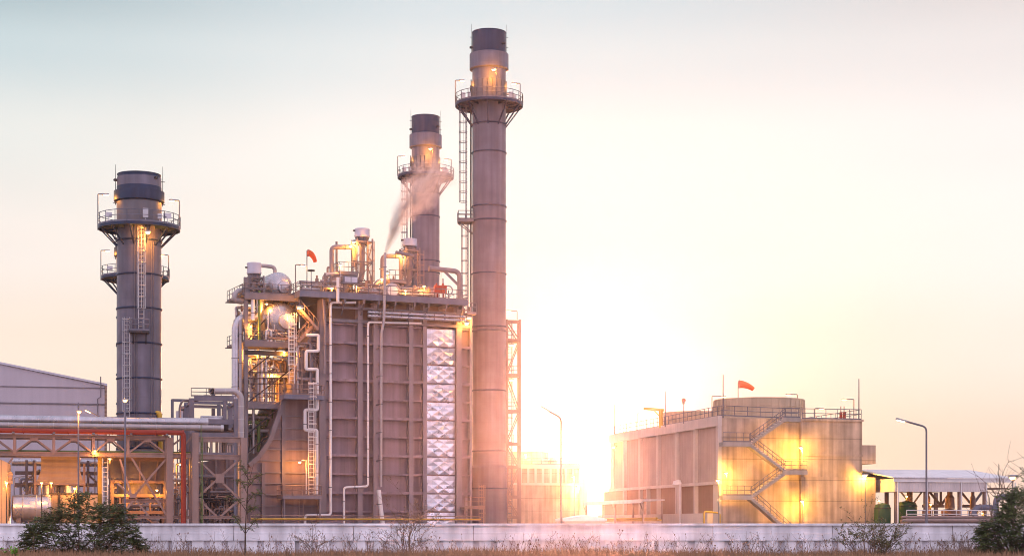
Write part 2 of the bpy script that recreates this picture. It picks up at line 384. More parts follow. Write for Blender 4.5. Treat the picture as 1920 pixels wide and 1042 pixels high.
# ------------------------------------------------------------------ flue gas stacks
def hrsg_stack(fr, name, label, group):
    """60 m flue gas stack, local origin on its axis; front is -v"""
    r = 2.03
    root = thing(name, label, 'chimney', fr, (0, 0, 0), group)
    sh = MB(); sh.lathe((0,0,0), [(r+.15, 0), (r+.15, 9), (r, 9.3), (r, 56.2), (r, 61.6), (r-.12, 61.6), (r-.12, 57)], 48)
    sh.build('shaft', M['stack'], root)
    MB().lathe((0,0,0), [(r+.33, 57.1), (r+.33, 58.9), (r+.01, 59.0), (r+.01, 57.0), (r+.33, 57.1)], 48).build('collar', M['stack'], root)
    c = MB().lathe((0,0,0), [(r+.02, 59.0), (r+.02, 61.55)], 48)
    c.torus((0,0,61.55), r, .06, 48); c.build('stack_cap', M['stackdark'], root)
    b = MB()
    for k in range(22):
        b.lathe((0,0,0), [(r+.10, 53.1), (r+.13, 55.6)], 2, (0,0,1), 2*math.pi*k/22, 2*math.pi*(k+.86)/22)
    b.lathe((0,0,0), [(r+.02, 55.65), (r+.12, 55.6)], 44); b.build('insulation_band', M['band'], root)
    for z, rr in ((50.4,.10),(47.0,.10),(40.5,.10),(38.8,.10),(32.4,.09),(26.0,.11),(25.5,.11),(18.3,.09),(11.0,.09),(6.5,.1)):
        MB().torus((0,0,z), r + (.02 if z > 10 else .15), rr, 44).build('stiffener_ring', M['stackdark'], root)  # dark colour on the rings stands in for the shadow line under each
    zd = 52.9; rp = 4.1
    pf = MB(); pf.lathe((0,0,0), [(r+.05, zd), (rp, zd), (rp, zd-.28), (rp-.12, zd-.28), (rp-.12, zd-.06), (r+.05, zd-.06)], 40)
    for k in range(10):
        a = 2*math.pi*k/10 + .2; c_, s_ = math.cos(a), math.sin(a)
        pf.bar(((rp-.2)*c_, (rp-.2)*s_, zd-.22), ((r+.02)*c_, (r+.02)*s_, zd-2.7), .14)
        pf.bar(((rp-.1)*c_, (rp-.1)*s_, zd-.2), ((r)*c_, (r)*s_, zd-.2), .12, .26)
    pf.build('platform', M['stackdark'], root)
    rl = MB()
    ring = [(rp*math.cos(2*math.pi*k/22), rp*math.sin(2*math.pi*k/22), zd) for k in range(23)]
    for a, b_ in zip(ring, ring[1:]): rl.rail([a, b_], 1.15, 9, .04)
    rl.build('railing', M['steel'], root)
    # climbing side is at the left (-u)
    MB().ladder((-r-.75, -.5, 39.0), 52.6, (-1, -.2), .5, True, .045, .5, .45, 1.2).build('caged_ladder', M['steel'], root)
    MB().ladder((-r-.55, .1, 26), 38.6, (-1, -.2), .5, True, .045, .42, .45, 1.5).build('caged_ladder', M['steel'], root)
    sp = MB(); sp.box((-r-1.75, -1.5, 38.5), (-r+.1, .9, 38.7))
    sp.bar((-r-1.6, -1.2, 38.5), (-r+.1, -.4, 37.2), .1); sp.bar((-r-1.6, .6, 38.5), (-r+.1, .2, 37.2), .1)
    spo = sp.build('rest_platform', M['steel'], root)
    MB().rail([(-r+.1,-1.5,38.7), (-r-1.75,-1.5,38.7), (-r-1.75,.9,38.7), (-r+.1,.9,38.7)], 1.1, .9, .04).build('railing', M['steel'], spo)
    MB().tube([(-r-.2, -.55, 5), (-r-.2, -.55, 55)], .11, 6).tube([(-r-.12, .5, 5), (-r-.12, .5, 56)], .06, 5).build('conduit', M['darksteel'], root)
    for s in (-1, 1):
        k = MB().tube([(s*(r+.12), 0, 57.5), (s*(r+.12), 0, 62.6)], [.045, .02], 5)
        for z in (58.4, 59.8, 61.0): k.bar((s*(r-.02), 0, z), (s*(r+.3), 0, z), .05)
        k.build('lightning_rod', M['darksteel'], root)
    MB().bar((1.55, -1.5, 59.9), (1.8, -1.75, 59.95), .3, .22).build('beacon', M['darksteel'], root)
    MB().bar((-2.35, -.25, 59.7), (-2.05, -.2, 59.7), .28, .22).build('beacon', M['darksteel'], root)
    post_lamp(root, (-rp+.02, .1, zd), 2.9, (.55, 0, 0), 420)
    post_lamp(root, (rp-.3, .3, zd), 2.7, (-.5, 0, 0), 420)
    post_lamp(root, (.7, -rp+.25, zd), 3.4, (-.12, .12, 0), 1500)
    for u, v, w in ((2.5,-2.2,.5),(3.0,-1.4,.4),(-3.2,-1.2,.55),(-2.5,-2.4,.4)):
        MB().box((u-w/2, v-w/2, zd+.35), (u+w/2, v+w/2, zd+.35+w*1.3)).bar((u, v, zd), (u, v, zd+.4), .08).build('sampling_cabinet', M['galv'], root)
    MB().tube([(r+.1, -.7, zd+1.1), (r+.9, -1.0, zd+1.1), (r+.9, -1.0, zd)], .12, 6, .1).build('sampling_pipe', M['galv'], root)
    return root

X = lambda px, Y: (px - 960) / F * Y
S1 = hrsg_stack(FR(X(917, 213), 213, 4), 'exhaust_stack', 'tallest grey stack, beside the ribbed boiler, with lattice tower at its foot', 'boiler exhaust stacks')
S2 = copy_tree(S1); S2.location = (X(798, 257), 257, 0); S2.rotation_euler.z = R(8)
S2['label'] = 'grey stack rising behind the boiler roof, half veiled by white steam'

def bypass_stack(fr, name, label, group):
    r = 2.13
    root = thing(name, label, 'chimney', fr, (0, 0, 0), group)
    MB().lathe((0,0,0), [(r+.0, 5), (r, 35.9), (r-.1, 35.9), (r-.1, 32)], 48).build('shaft', M['stackdark'] if False else M['stack'], root)
    MB().lathe((0,0,0), [(r+.02, 34.2), (r+.02, 35.0), (r-.08, 35.05)], 48).lathe((0,0,0), [(r-.06, 35.2), (r-.06, 36.2)], 48).torus((0,0,36.2), r-.05, .05, 44).lathe((0,0,0), [(r-.06,35.04),(r-.06,35.22)], 44).build('stack_cap', M['stackdark'], root)
    MB().lathe((0,0,0), [(r+.30, 33.6), (r+.30, 34.55), (r+.01, 34.6), (r+.01, 33.5), (r+.30, 33.6)], 48).build('collar', M['stackdark'], root)
    MB().lathe((0,0,0), [(r+.03, 31.2), (r+.03, 33.5)], 48).build('insulation_band', M['band'], root)
    for z in (29.7, 26.4, 23.1, 19.7, 16.3, 12.9, 9.5): MB().torus((0,0,z), r+.02, .10, 44).build('stiffener_ring', M['stackdark'], root)  # rings coloured dark to paint in the shadow line below them
    zd = 31.1; rp = 3.95
    pf = MB(); pf.lathe((0,0,0), [(r+.05, zd), (rp, zd), (rp, zd-.28), (rp-.12, zd-.28), (rp-.12, zd-.06), (r+.05, zd-.06)], 40)
    for k in range(12):
        a = 2*math.pi*(k+.5)/12; c_, s_ = math.cos(a), math.sin(a)
        pf.bar(((rp-.2)*c_, (rp-.2)*s_, zd-.22), ((r+.02)*c_, (r+.02)*s_, zd-1.9), .12)
        pf.bar(((rp-.1)*c_, (rp-.1)*s_, zd-.2), (r*c_, r*s_, zd-.2), .1, .24)
    pf.build('platform', M['stackdark'], root)
    rl = MB(); ring = [(rp*math.cos(2*math.pi*k/20), rp*math.sin(2*math.pi*k/20), zd) for k in range(21)]
    for a, b_ in zip(ring, ring[1:]): rl.rail([a, b_], 1.15, 9, .035)
    rl.build('railing', M['bluesteel'], root)
    MB().ladder((.15, -r-.25, 20.9), zd-.3, (0, -1), .5, True, .04, .42, .4, 1.1).build('caged_ladder', M['galv'], root)
    MB().ladder((-1.2, -r-.12, 11.0), 22.0, (0, -1), .5, True, .04, .42, .4, 1.1).build('caged_ladder', M['galv'], root)
    sp = MB().box((-1.0, -r-1.2, 20.5), (.9, -r+.4, 20.72)).bar((.6,-r-1.0,20.5),(.6,-r+.3,19.4),.1).bar((-.6,-r-1.0,20.5),(-.6,-r+.3,19.4),.1)
    spo = sp.build('rest_platform', M['darksteel'], root)
    MB().rail([(-1.0,-r+.3,20.7),(-1.0,-r-1.2,20.7),(.9,-r-1.2,20.7),(.9,-r+.3,20.7)], 1.1, .7, .035).build('railing', M['bluesteel'], spo)
    c = MB()
    for u, z0, z1 in ((1.15, 9, 29.5), (1.35, 9, 29.5), (-.25, 9, 20.4), (-.45, 9, 31)):
        v = -math.sqrt(max(.1, r*r-u*u)) - .06; c.tube([(u, v, z0), (u, v, z1)], .045, 5)
    c.build('conduit', M['steel'], root)
    for s in (-1, 1):
        k = MB().tube([(s*(r+.12), -.2, 33.2), (s*(r+.12), -.2, 37.1)], [.045, .02], 5)
        for z in (33.4, 35.6): k.bar((s*(r-.02), -.2, z), (s*(r+.35), -.2, z), .06)
        k.build('lightning_rod', M['darksteel'], root)
    MB().bar((1.4, -1.35, 35.7), (1.65, -1.7, 35.75), .3, .2).build('beacon', M['darksteel'], root)
    MB().bar((-2.4, -.3, 35.6), (-2.05, -.2, 35.6), .3, .2).build('beacon', M['darksteel'], root)
    post_lamp(root, (-rp+.02, -.1, zd-.4), 3.5, (.5, 0, 0), 420)
    post_lamp(root, (rp-.1, -.1, zd-.4), 3.2, (-.45, 0, 0), 420)
    for u, v, w, h in ((-2.9,-2.5,.6,.45),(2.6,-2.9,.75,.5),(1.9,-2.5,.4,.5),(.55,-2.9,.5,.9)):
        MB().box((u-w/2, v-.12, zd+.5), (u+w/2, v+.12, zd+.5+h)).bar((u, v, zd), (u, v, zd+.5), .07).build('sampling_cabinet', M['galv'], root)
    l_ = MB().tube([(.75, -rp+.5, zd-.2), (.75, -rp+.5, zd-.9)], .05, 5).build('lamp_bracket', M['steel'], root)
    flood((.75, -rp+.5, zd-1.0), l_, 1900, 'sodium', .26, .5)
    # silencer housing and duct the stack stands on
    MB().prism([(-2.6, 6.3), (2.4, 6.3), (3.1, 8.3), (-3.3, 8.3)], -2.8, 3.0).lathe((0,0,0), [(3.0, 8.3), (r, 9.5)], 40).build('silencer_base', M['band'], root)
    rb = MB().box((-2.75, -2.95, 6.1), (2.55, 3.1, 6.36)).box((-3.4, -2.95, 8.2), (3.2, 3.1, 8.45))
    for u in (-1.6, 0, 1.5): rb.bar((u*.95, -2.86, 6.3), (u*1.15, -2.86, 8.25), .14)
    rb.build('base_rim', M['rack'], root)
    for u in (-2.6, 2.4):
        for v in (-2.6, 2.8): MB().hbeam((u, v, 0), (u, v, 6.1), .32, .32, .06).build('leg', M['rack'], root)
    fb = MB()
    for z in (1.4, 3.3, 4.9): fb.bar((-2.6, -2.6, z), (2.4, -2.6, z), .22, .3); fb.bar((-2.6, 2.8, z), (2.4, 2.8, z), .22, .3)
    fb.bar((-2.6, -2.55, 1.4), (-.1, -2.55, 3.3), .14).bar((-.1, -2.55, 3.3), (2.4, -2.55, 1.4), .14).bar((-1.2, -2.5, 3.3), (-1.2, -2.5, 4.9), .16).bar((1.0, -2.5, 3.3), (1.0, -2.5, 4.9), .16)
    fb.build('base_bracing', M['rack'], root)
    flood((-1.5, -3.6, 5.6), MB().tube([(-1.5, -2.6, 6.0), (-1.5, -3.6, 6.0), (-1.5, -3.6, 5.7)], .05, 5).build('lamp_bracket', M['steel'], root), 900, 'sodium', .16, .2)
    flood((1.6, -3.6, 5.4), MB().tube([(1.6, -2.6, 5.8), (1.6, -3.6, 5.8), (1.6, -3.6, 5.5)], .05, 5).build('lamp_bracket', M['steel'], root), 700, 'sodium', .14, .2)
    return root
B1 = bypass_stack(FR(X(261, 172), 172, 13), 'bypass_stack', 'short grey stack at the left with lit ladder and ring platform', 'gas turbine bypass stacks')
B2 = copy_tree(B1); B2.location = (X(253.5, 207), 207, 0)
B2['label'] = 'stack hidden behind the short grey stack, only its ring platform showing'

# ------------------------------------------------------------------ heat recovery boiler
H = FR(-.59, 207.96, 23.5)
A = H.loc
def AP(pts, v=0.0): return [A(px, py, v) for px, py in pts]
zd = H.z(700, 556); zb = zd - .6
HR = thing('boiler', 'tall brown ribbed boiler building with a silver quilted panel strip', 'boiler', H, (-14, 0, 0))
u0, u1 = H.u(606), H.u(884)
cs = MB().box((u0, .8, 0), (u1, 11, zd - 2.9)); cs.build('casing', M['casing'], HR)
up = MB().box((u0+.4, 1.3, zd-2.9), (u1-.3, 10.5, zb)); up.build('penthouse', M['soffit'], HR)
cols = [(599,612),(671,680),(700,708),(767,775),(793,800.5),(856,866),(881,885)]
for a, b in cols:
    c = MB(); ua, ub = H.u(a, -.1), H.u(b, -.1)
    c.box((ua, -.12, 0), (ub, -.04, zb-.02)).box((ua, .70, 0), (ub, .82, zb-.02)).box(((ua+ub)/2-.06, -.04, 0), ((ua+ub)/2+.06, .70, zb-.02))
    c.build('column', M['column'], HR)
zr = H.z(640, 747); ribs = []
z = zr
while z > 1: z -= 2.13
k = 0; z += 2.13
rib = MB(); thick = MB()
spans = [(H.u(612), H.u(671)), (H.u(680), H.u(700)), (H.u(708), H.u(767)), (H.u(775), H.u(793)), (H.u(866), H.u(881))]
idx0 = round((zr - z) / 2.13)
while z < zd - 3:
    big = (k - idx0) % 2 == 1
    for ua, ub in spans:
        if big: MB().box((ua, -.02, z-.15), (ub, .81, z+.15)).build('rib', M['casing'], HR)
        else: MB().box((ua, .16, z-.09), (ub, .81, z+.09)).build('rib', M['casing'], HR)
    ribs.append(z); k += 1; z += 2.13
MB().box((u0-.1, -.2, zd-3.1), (u1, .85, zd-2.75)).build('header_beam', M['steel'], HR)
MB().box((H.u(606), -.3, .35), (u1, .85, .7)).build('base_beam', M['steel'], HR)
# quilted strip
qa, qb = H.u(801.5), H.u(855); q = MB(); tr = MB()
for i in range(len(ribs) - 1):
    z0, z1 = ribs[i] + .06, ribs[i+1] - .10
    nx, nz = 5, 4; q = MB(); rq = random.Random(50 + i); jit = {}; dp = (.16, .30)[i % 2] + rq.random()*.08
    def qp(a, b):
        d = .0 if (a + b) % 2 else dp*(1 if b <= 2 else .15 + .5*rq.random())
        if a in (0, nx): d = .06
        if (a, b) not in jit: jit[a, b] = (qa + (qb-qa)*a/nx + (rq.gauss(0,.03) if 0 < a < nx else 0), .40 - d + rq.gauss(0,.025), z0 + (z1-z0)*b/nz + (rq.gauss(0,.03) if 0 < b < nz else 0))
        return jit[a, b]
    for a in range(nx):
        for b in range(nz):
            P4 = [qp(a,b), qp(a+1,b), qp(a+1,b+1), qp(a,b+1)]
            q.add(P4, [(0,1,2),(0,2,3)] if (a+b) % 2 == 0 else [(0,1,3),(1,2,3)])
    q.build('quilted_panel', M['quilt'], HR)
for i, z in enumerate(ribs): MB().box((qa-.05, .0, z-.16), (qb+.05, .81, z+.08)) if i % 2 else MB().box((qa-.05, .12, z-.07), (qb+.05, .81, z+.04)).build('panel_bar', M['column'], HR)

# brackets below the deck
br = MB()
for px in (612, 640, 676, 704, 735, 771, 797, 830, 861):
    u = H.u(px); br.box((u-.1, -1.3, zb-.42), (u+.1, 1.3, zb-.003)); br.bar((u, -1.1, zb-.4), (u, .0, zb-1.7), .13)
br.box((u0, -.4, zb-1.0), (u1, -.15, zb-.75))
br.build('deck_brackets', M['steel'], HR)
dk = MB().box((H.u(556), -1.35, zd-.10), (H.u(869), 12.2, zd)).box((H.u(556), -1.37, zb), (H.u(869), -1.2, zd-.004)).box((H.u(556)-.01, -1.2, zb), (H.u(556)+.16, 12.1, zd-.102)).box((H.u(869)-.16, -1.2, zb), (H.u(869)+.01, 12.1, zd-.102))
dk.build('roof_deck', M['bluesteel'], HR)
ua, ub = H.u(557), H.u(868)
MB().rail([(ub, 11, zd), (ub, -1.25, zd), (ua, -1.25, zd), (ua, 11, zd)], 1.15, 1.3, .04).build('railing', M['steel'], HR)
# inlet duct at the left end
du = [A(px, py, .6) for px, py in ((600,744),(533,748),(505,826),(485,856),(466,872))]
poly = [(p.x, p.z) for p in du] + [(du[-1].x, 0), (du[0].x, 0)]
ind = MB().prism(poly, .8, 10.5); ind.build('inlet_duct', M['duct'], HR)
rb = MB()
for py in (780, 803, 824, 843, 864, 886, 906, 927, 948):
    z = H.z(560, py, .6); ul = du[1].x + (0 if z > du[1].z else 0)
    edge = [(p.z, p.x) for p in du[1:]][::-1]
    x = du[-1].x
    for (za, xa), (zc, xc) in zip(edge, edge[1:]):
        if za <= z <= zc: x = xa + (xc-xa)*(z-za)/(zc-za)
    rb.box((x + .15, .6, z-.07), (H.u(600), .82, z+.07))
for px, p0 in ((532, 750), (494, 868)):
    u = H.u(px, .5); rb.box((u-.2, .5, 0), (u+.2, .83, H.z(px, p0, .5)))
for a, b in zip(du[1:], du[2:]): rb.bar(a + Vector((0,-.1,.0)), b + Vector((0,-.1,0)), .55, .5)
rb.build('duct_ribs', M['steel'], HR)
tp = [A(px, py, .5) for px, py in ((604,618),(588,618),(572,655),(556,688),(551,740),(604,742))]
MB().prism([(p.x, p.z) for p in tp], .7, 10.0).build('inlet_transition', M['column'], HR)
tb = MB()
for a, b in zip(tp[1:], tp[2:-1]): tb.bar(a + Vector((0,-.05,0)), b + Vector((0,-.05,0)), .4, .4)
for py in (640, 665, 690, 715): z = H.z(580, py, .5); tb.box((H.u(578, .4), .45, z-.08), (H.u(599, .4), .72, z+.08))
tb.build('transition_ribs', M['column'], HR)

def pipe(name, px, r, m, label, v=-.5, cat='pipe', bend=.35, n=10, group=None, br=None):
    pts = [A(*p, v) if len(p) == 2 else A(*p) for p in px]
    for p_, q_ in zip(px, pts):
        if p_[1] >= 980: q_.z = 0
    b = Vector((pts[-1].x, pts[-1].y, min(p.z for p in pts)))
    root = thing(name, label, cat, H, b, group)
    MB().tube(pts, r, n, bend).build('pipe_run', M[m], root)
    for a, c in zip(pts, pts[1:]):
        L = (c - a).length; i = 1.6
        while i < L - .6:
            p = a.lerp(c, i / L); k = MB()
            k.torus(p, r + .02, .045, 10, (c - a).normalized())
            if abs((c-a).normalized().z) > .9 and v < 0: k.box((p.x-.06, p.y, p.z-.05), (p.x+.06, .1, p.z+.05))
            k.build('pipe_clamp', M['steel'], root); i += 3.2
    return root
pipe('drain_pipe', [(667,567),(620,567),(620,965),(572,965),(572,984)], .145, 'white', 'white pipe down the boiler, left of the plain wide bay, jogging left at the bottom', -.75)
pipe('drain_pipe', [(790,606),(690,604),(690,911),(645,913),(645,984)], .12, 'white', 'thin white pipe down the boiler stepping left near the ground', -.55)
pipe('vent_pipe', [(722,474),(720,600),(715,625),(714,912)], .16, 'dull', 'grey vent pipe passing through the roof deck with steam at its tip', -1.7)
pipe('drain_pipe', [(710,918),(722,984)], .24, 'white', 'short pale pipe leaning out at the foot of the boiler', -1.6)
pipe('header_pipe', [(690,585),(872,594)], .17, 'silver', 'upper of two silver pipes under the roof deck', -1.0, group='silver pipes under the deck')
pipe('header_pipe', [(690,592),(872,601)], .17, 'silver', 'lower of two silver pipes under the roof deck', -1.0, group='silver pipes under the deck')
pipe('expansion_pipe', [(574,628),(597,628),(597,658),(574,658),(574,692),(595,692),(595,768),(572,768),(572,806),(594,806),(594,926)], .19, 'white', 'white zigzag expansion pipe at the left end of the boiler', -.6, bend=.2)
pipe('riser_pipe', [(606,560),(610,620),(608,700)], .14, 'column', 'thin riser pipe hugging the wide left column', -.7)

# access platforms with ladders on the inlet end
def access_platform(px0, px1, py, v0, v1, label, m='bluesteel', th=.5):
    z = H.z((px0+px1)/2, py, v0); a, b = H.u(px0, v0), H.u(px1, v0)
    r = thing('access_platform', label, 'platform', H, ((a+b)/2, v0, z-th))
    MB().box((a, v0, z-.1), (b, v1, z)).box((a, v0-.02, z-th), (b, v0+.12, z-.004)).box((a-.01, v0+.121, z-th), (a+.1, v1, z-.102)).box((b-.1, v0+.121, z-th), (b+.01, v1, z-.102)).build('deck', M[m], r)
    MB().rail([(a, v1, z), (a, v0, z), (b, v0, z), (b, v1, z)], 1.15, 1.0, .04).build('railing', M['rack'], r)
    return r, z
p1, _ = access_platform(533, 608, 740, -1.4, .55, 'grey access platform on the sloping inlet duct')
p2, z2 = access_platform(530, 603, 929, -1.9, .3, 'low access platform lit by an orange lamp at the boiler foot', 'column', .35)
flood(A(562, 866, -1.6), MB().tube(AP([(574,925),(574,862),(565,862)], -1.5), .05, 6).build('lamp_post', M['white'], p2), 1500, 'sodium', .2, .3)
MB().ladder((H.u(565, -1.5), -1.5, 0), z2, (0,-1), .5, False).build('ladder', M['rack'], p2)
for q_ in (533, 600): MB().bar(A(q_, 932, -1.7), (H.u(q_,-1.7),-1.7,0), .18).build('leg', M['column'], p2)
def caged(px, py0, py1, v, label, d=(0,-1), m='white'):
    p = A(px, py0, v); r = solo('caged_ladder', MB().ladder(p, H.z(px, py1, v), d, .6, True, .045, .48, .45, 1.5), M[m], label, 'ladder', H, p)
    return r
caged(584, 928, 716, -.9, 'caged ladder from the low platform up to the duct platform')
caged(547, 718, 588, -1.0, 'yellow lit caged ladder in front of the round steam drum')

# ------------------------------------------------------------------ steam drums
def drum(px, py, r, v0, L, label):
    c = A(px, py, v0 + .6)
    root = thing('steam_drum', label, 'steam drum', H, (c.x, v0 + L/2, c.z - r))
    prof = [(.01, -.62*r)]
    for k in range(1, 9):
        t = k / 8 * math.pi / 2; prof.append((r*math.sin(t), -.62*r*math.cos(t)))
    prof += [(r, L), (.01, L + .5*r)]
    MB().lathe(c, prof, 40, (0,1,0)).build('shell', M['silver'], root)
    sm = MB()
    for k in range(24):
        a = 2*math.pi*k/24
        pts = [c + Vector((p[0]*1.005*math.cos(a), p[1] - .012, p[0]*1.005*math.sin(a))) for p in prof[2:9]]
        sm.tube(pts, .022, 4)
    for i in range(1, int(L / 1.2)): sm.torus(c + Vector((0, i*1.2, 0)), r + .005, .03, 40, (0,1,0))
    sm.torus(c, r*.72, .03, 40, (0,1,0))
    sm.build('cladding_seams', M['galv'], root)
    m = c + Vector((.22*r, -.60*r, -.12*r))
    MB().lathe(m, [(.01,-.38),(.42*r,-.28),(.46*r,-.05),(.46*r,.5)], 24, (0,1,0)).build('manway_cover', M['silver'], root)
    return root, c
d1, c1 = drum(524, 600, 2.0, 1.4, 8.5, 'large silver steam drum on the middle platform with round manway')
d2, c2 = drum(522, 537, 1.62, 3.6, 7.5, 'silver steam drum standing on the upper platform near the small silencer')
nz = MB()
for dx in (-.7, -.2, .35): nz.tube([c1 + Vector((dx*1.4 - .6, -.9, -1.2 - abs(dx)*.2)), c1 + Vector((dx*1.4 - .6, -1.0, .4)), c1 + Vector((dx*1.4 - .3, -.6, .9))], .11, 8, .2)
nz.build('level_gauge_pipe', M['silver'], d1)
MB().tube([c2 + Vector((0,1.5,1.5)), c2 + Vector((0,1.5,2.4)), c2 + Vector((-1.0,1.5,2.5)), c2 + Vector((-3.0,1.5,2.4))], .22, 10, .4).build('outlet_pipe', M['dull'], d2)

# frame that carries drums
sf = thing('drum_frame', 'steel frame with platforms carrying the silver steam drums left of the boiler', 'steel frame', H, (H.u(508, 3), 1, 0))
zA, zB, zC = H.z(508, 641, 1.6), H.z(508, 553, 1.6), H.z(508, 756, 1.6)
uL, uR = H.u(457, 1.6), H.u(560, 1.6)
for px, v, top in ((461,1.6,520),(461,9.5,560),(556,5.5,560),(552,9.5,560)):
    p = A(px, 985, v); MB().hbeam((p.x, p.y, 0), (p.x, p.y, H.z(461, top, 1.6)), .42, .42, .07).build('column', M['darksteel'] if v > 5 else M['steel'], sf)
for z, nm in ((zA, 'deck'), (zB, 'deck'), (zC, 'deck')):
    a = uL if z != zC else H.u(462, 1.6)
    b = uR if z != zC else H.u(533, 1.6)
    MB().box((a, 1.2, z-.08), (b, 10, z)).box((a, 1.0, z-.65), (b, 1.18, z-.006)).box((a, 5, z-.5), (b, 5.2, z-.082)).build(nm, M['steel'], sf)
    MB().rail([(a, 9, z), (a, 1.1, z), (b, 1.1, z)], 1.15, 1.1, .04).build('railing', M['steel'], sf)
MB().hbeam((uL, 1.3, zA-1.3), (uR, 1.3, zA-1.3), .3, .5).build('beam', M['darksteel'], sf)
bc = MB()
for (p, q) in (((463,700),(520,655)),((463,755),(548,690)),((463,815),(515,770)),((463,640),(500,595)),((463,850),(508,812)),((545,640),(500,600))):
    bc.bar(A(*p, 1.5), A(*q, 1.5), .14)
for py in (672, 698, 709, 719): bc.bar(A(462, py, 1.7), A(538, py, 1.7), .12)
bc.build('bracing', M['darksteel'], sf)
flood(A(561, 577, -1.5), MB().tube(AP([(561,566),(561,574)], -1.4), .05, 5).build('lamp_bracket', M['steel'], sf), 1500, 'sodium', .3, .5)
for p, e in (((533,660,1.2),1500),((478,660,1.8),1300),((510,700,3.0),1700),((470,612,1.4),1200),((495,745,4.0),1500),((545,700,3.5),1500),((500,570,1.2),900)):
    flood(A(*p), MB().tube([A(p[0], p[1]-6, p[2]), A(p[0], p[1]-3, p[2])], .05, 5).build('lamp_bracket', M['steel'], sf), e, 'sodium', .14, .3)

# big silver pipes at the far left end
pipe('steam_pipe', [(443,985),(443,610),(452,597),(478,597),(489,585),(489,560)], .52, 'silver', 'fat silver steam pipe bending over at the left end of the boiler', 3.0, bend=1.6, n=16)
pipe('steam_pipe', [(474,525),(474,538),(462,545),(444,546),(438,562),(455,565)], .36, 'dull', 'grey elbow pipe under the left silencer sticking out to the side', 2.6, bend=.9, n=14)
pipe('steam_pipe', [(452,600),(452,985)], .22, 'dull', 'thin grey pipe beside the fat silver one', 2.2)
pipe('riser_pipe', [(486,545),(486,642)], .16, 'green', 'green riser pipe beside the round drum', 1.3)
pipe('riser_pipe', [(474,560),(474,600)], .22, 'white', 'short white riser pipe under the left silencer', 1.4)
for i, (px, a, b, m, lb) in enumerate(((484,655,752,'dull','dull upright pipe nearest the left column below the drum platform'),(491,668,752,'white','white upright pipe below the drum platform'),(499,660,752,'silver','silver upright pipe below the drum platform'),(475,765,850,'dull','pipe rising behind the pipe rack end column'))):
    pipe('riser_pipe', [(px,a),(px,b)], .16, m, lb, 1.9, group='upright pipes under the drums')

def cluster(px0, px1, py0, py1, v0, v1, n, label, seed, mats=('dull','white','rack')):
    """pipework threaded between two levels of the drum frame"""
    rnd = random.Random(seed); z0, z1 = H.z(px0, py1, v0), H.z(px0, py0, v0); a, b = H.u(px0, v0), H.u(px1, v0)
    root = thing('pipe_cluster', label, 'pipework', H, ((a+b)/2, v0, z0), 'pipework in the drum frame')
    mb = [MB() for _ in mats]
    for i in range(n):
        u, v = a + (b-a)*rnd.random(), v0 + (v1-v0)*rnd.random(); r = .06 + .15*rnd.random()**2; k = rnd.randrange(len(mats))
        h0 = z0 + (z1-z0)*rnd.random()*.5; h1 = h0 + (z1-h0)*(.4 + .6*rnd.random()); u2 = min(b, max(a, u + rnd.choice((-1,1))*(.5+1.6*rnd.random())))
        mb[k].tube([(u, v, z0), (u, v, h0), (u, v, h1), (u2, v + rnd.choice((0,.5)), h1), (u2, v, h1 - rnd.random()*1.2)], r, 7, .25)
        if rnd.random() < .6:
            z = h0 + (h1-h0)*rnd.random(); vv = MB().lathe((u, v, z), [(.02,-.28),(r+.14,-.2),(r+.05,0),(r+.14,.2),(.02,.28)], 10).bar((u, v, z), (u, v-.42, z), .07).build('valve', M['steel'], root); MB().torus((u, v-.42, z), .22, .04, 10, (0,1,0)).build('handwheel', M['steel'], vv)
    for i in range(max(2, n//5)):
        z = z0 + (z1-z0)*(.15 + .8*rnd.random()); v = v0 + (v1-v0)*rnd.random(); mb[i % len(mats)].tube([(a, v, z), (b, v, z)], .08 + .16*rnd.random(), 8)
    for m_, b_ in zip(mats, mb): b_.build('pipe_run', M[m_], root)
cluster(466, 545, 664, 752, 2.2, 8, 52, 'tangle of lit pipes between the drum platform and the lower platform', 61)
cluster(464, 520, 764, 846, 1.8, 8, 34, 'tangle of pipes under the lower platform behind the sloping duct edge', 62, ('dull','galv','green'))
cluster(462, 496, 566, 638, 1.6, 7, 16, 'upright pipes left of the big steam drum', 63)
cluster(464, 500, 528, 551, 2.2, 7, 12, 'small pipes beside the upper steam drum', 64)
cluster(536, 566, 562, 600, 1.6, 6, 12, 'pipes tucked under the roof deck corner above the ladder', 65, ('steel','rack','dull'))
cluster(557, 599, 626, 736, -.25, .35, 11, 'thin pipes fixed to the lit sloping panel behind the zigzag pipe', 66, ('column','rack','dull'))
cluster(500, 556, 612, 640, 1.0, 1.3, 9, 'row of gauges and pipes in front of the big steam drum', 67, ('dull','rack','galv'))
def stair(p, q, v, w, label):
    p, q = A(*p, v), A(*q, v); r = thing('service_stair', label, 'stairs', H, (p.x, v, min(p.z, q.z))); s = MB(); t = MB()
    for y in (v, v + w): s.bar((p.x, y, p.z), (q.x, y, q.z), .09, .3); s.tube([(p.x, y, p.z+1.0), (q.x, y, q.z+1.0)], .04, 4)
    n = int(abs(q.z - p.z) / .25)
    for i in range(n):
        c = Vector((p.x, 0, p.z)).lerp(Vector((q.x, 0, q.z)), (i+.5)/n); t.box((c.x-.14, v+.05, c.z-.02), (c.x+.14, v+w-.05, c.z+.02))
    for i in range(5):
        c = Vector((p.x, v, p.z)).lerp(Vector((q.x, v, q.z)), i/4); s.tube([c, c + Vector((0,0,1.0))], .035, 4)
    s.build('stringer', M['rack'], r); t.build('tread', M['steel'], r)
stair((597, 618), (562, 578), -.9, .9, 'brown service stair below the roof deck corner')
stair((560, 640), (585, 612), -.4, .9, 'short service stair beside the zigzag expansion pipe')
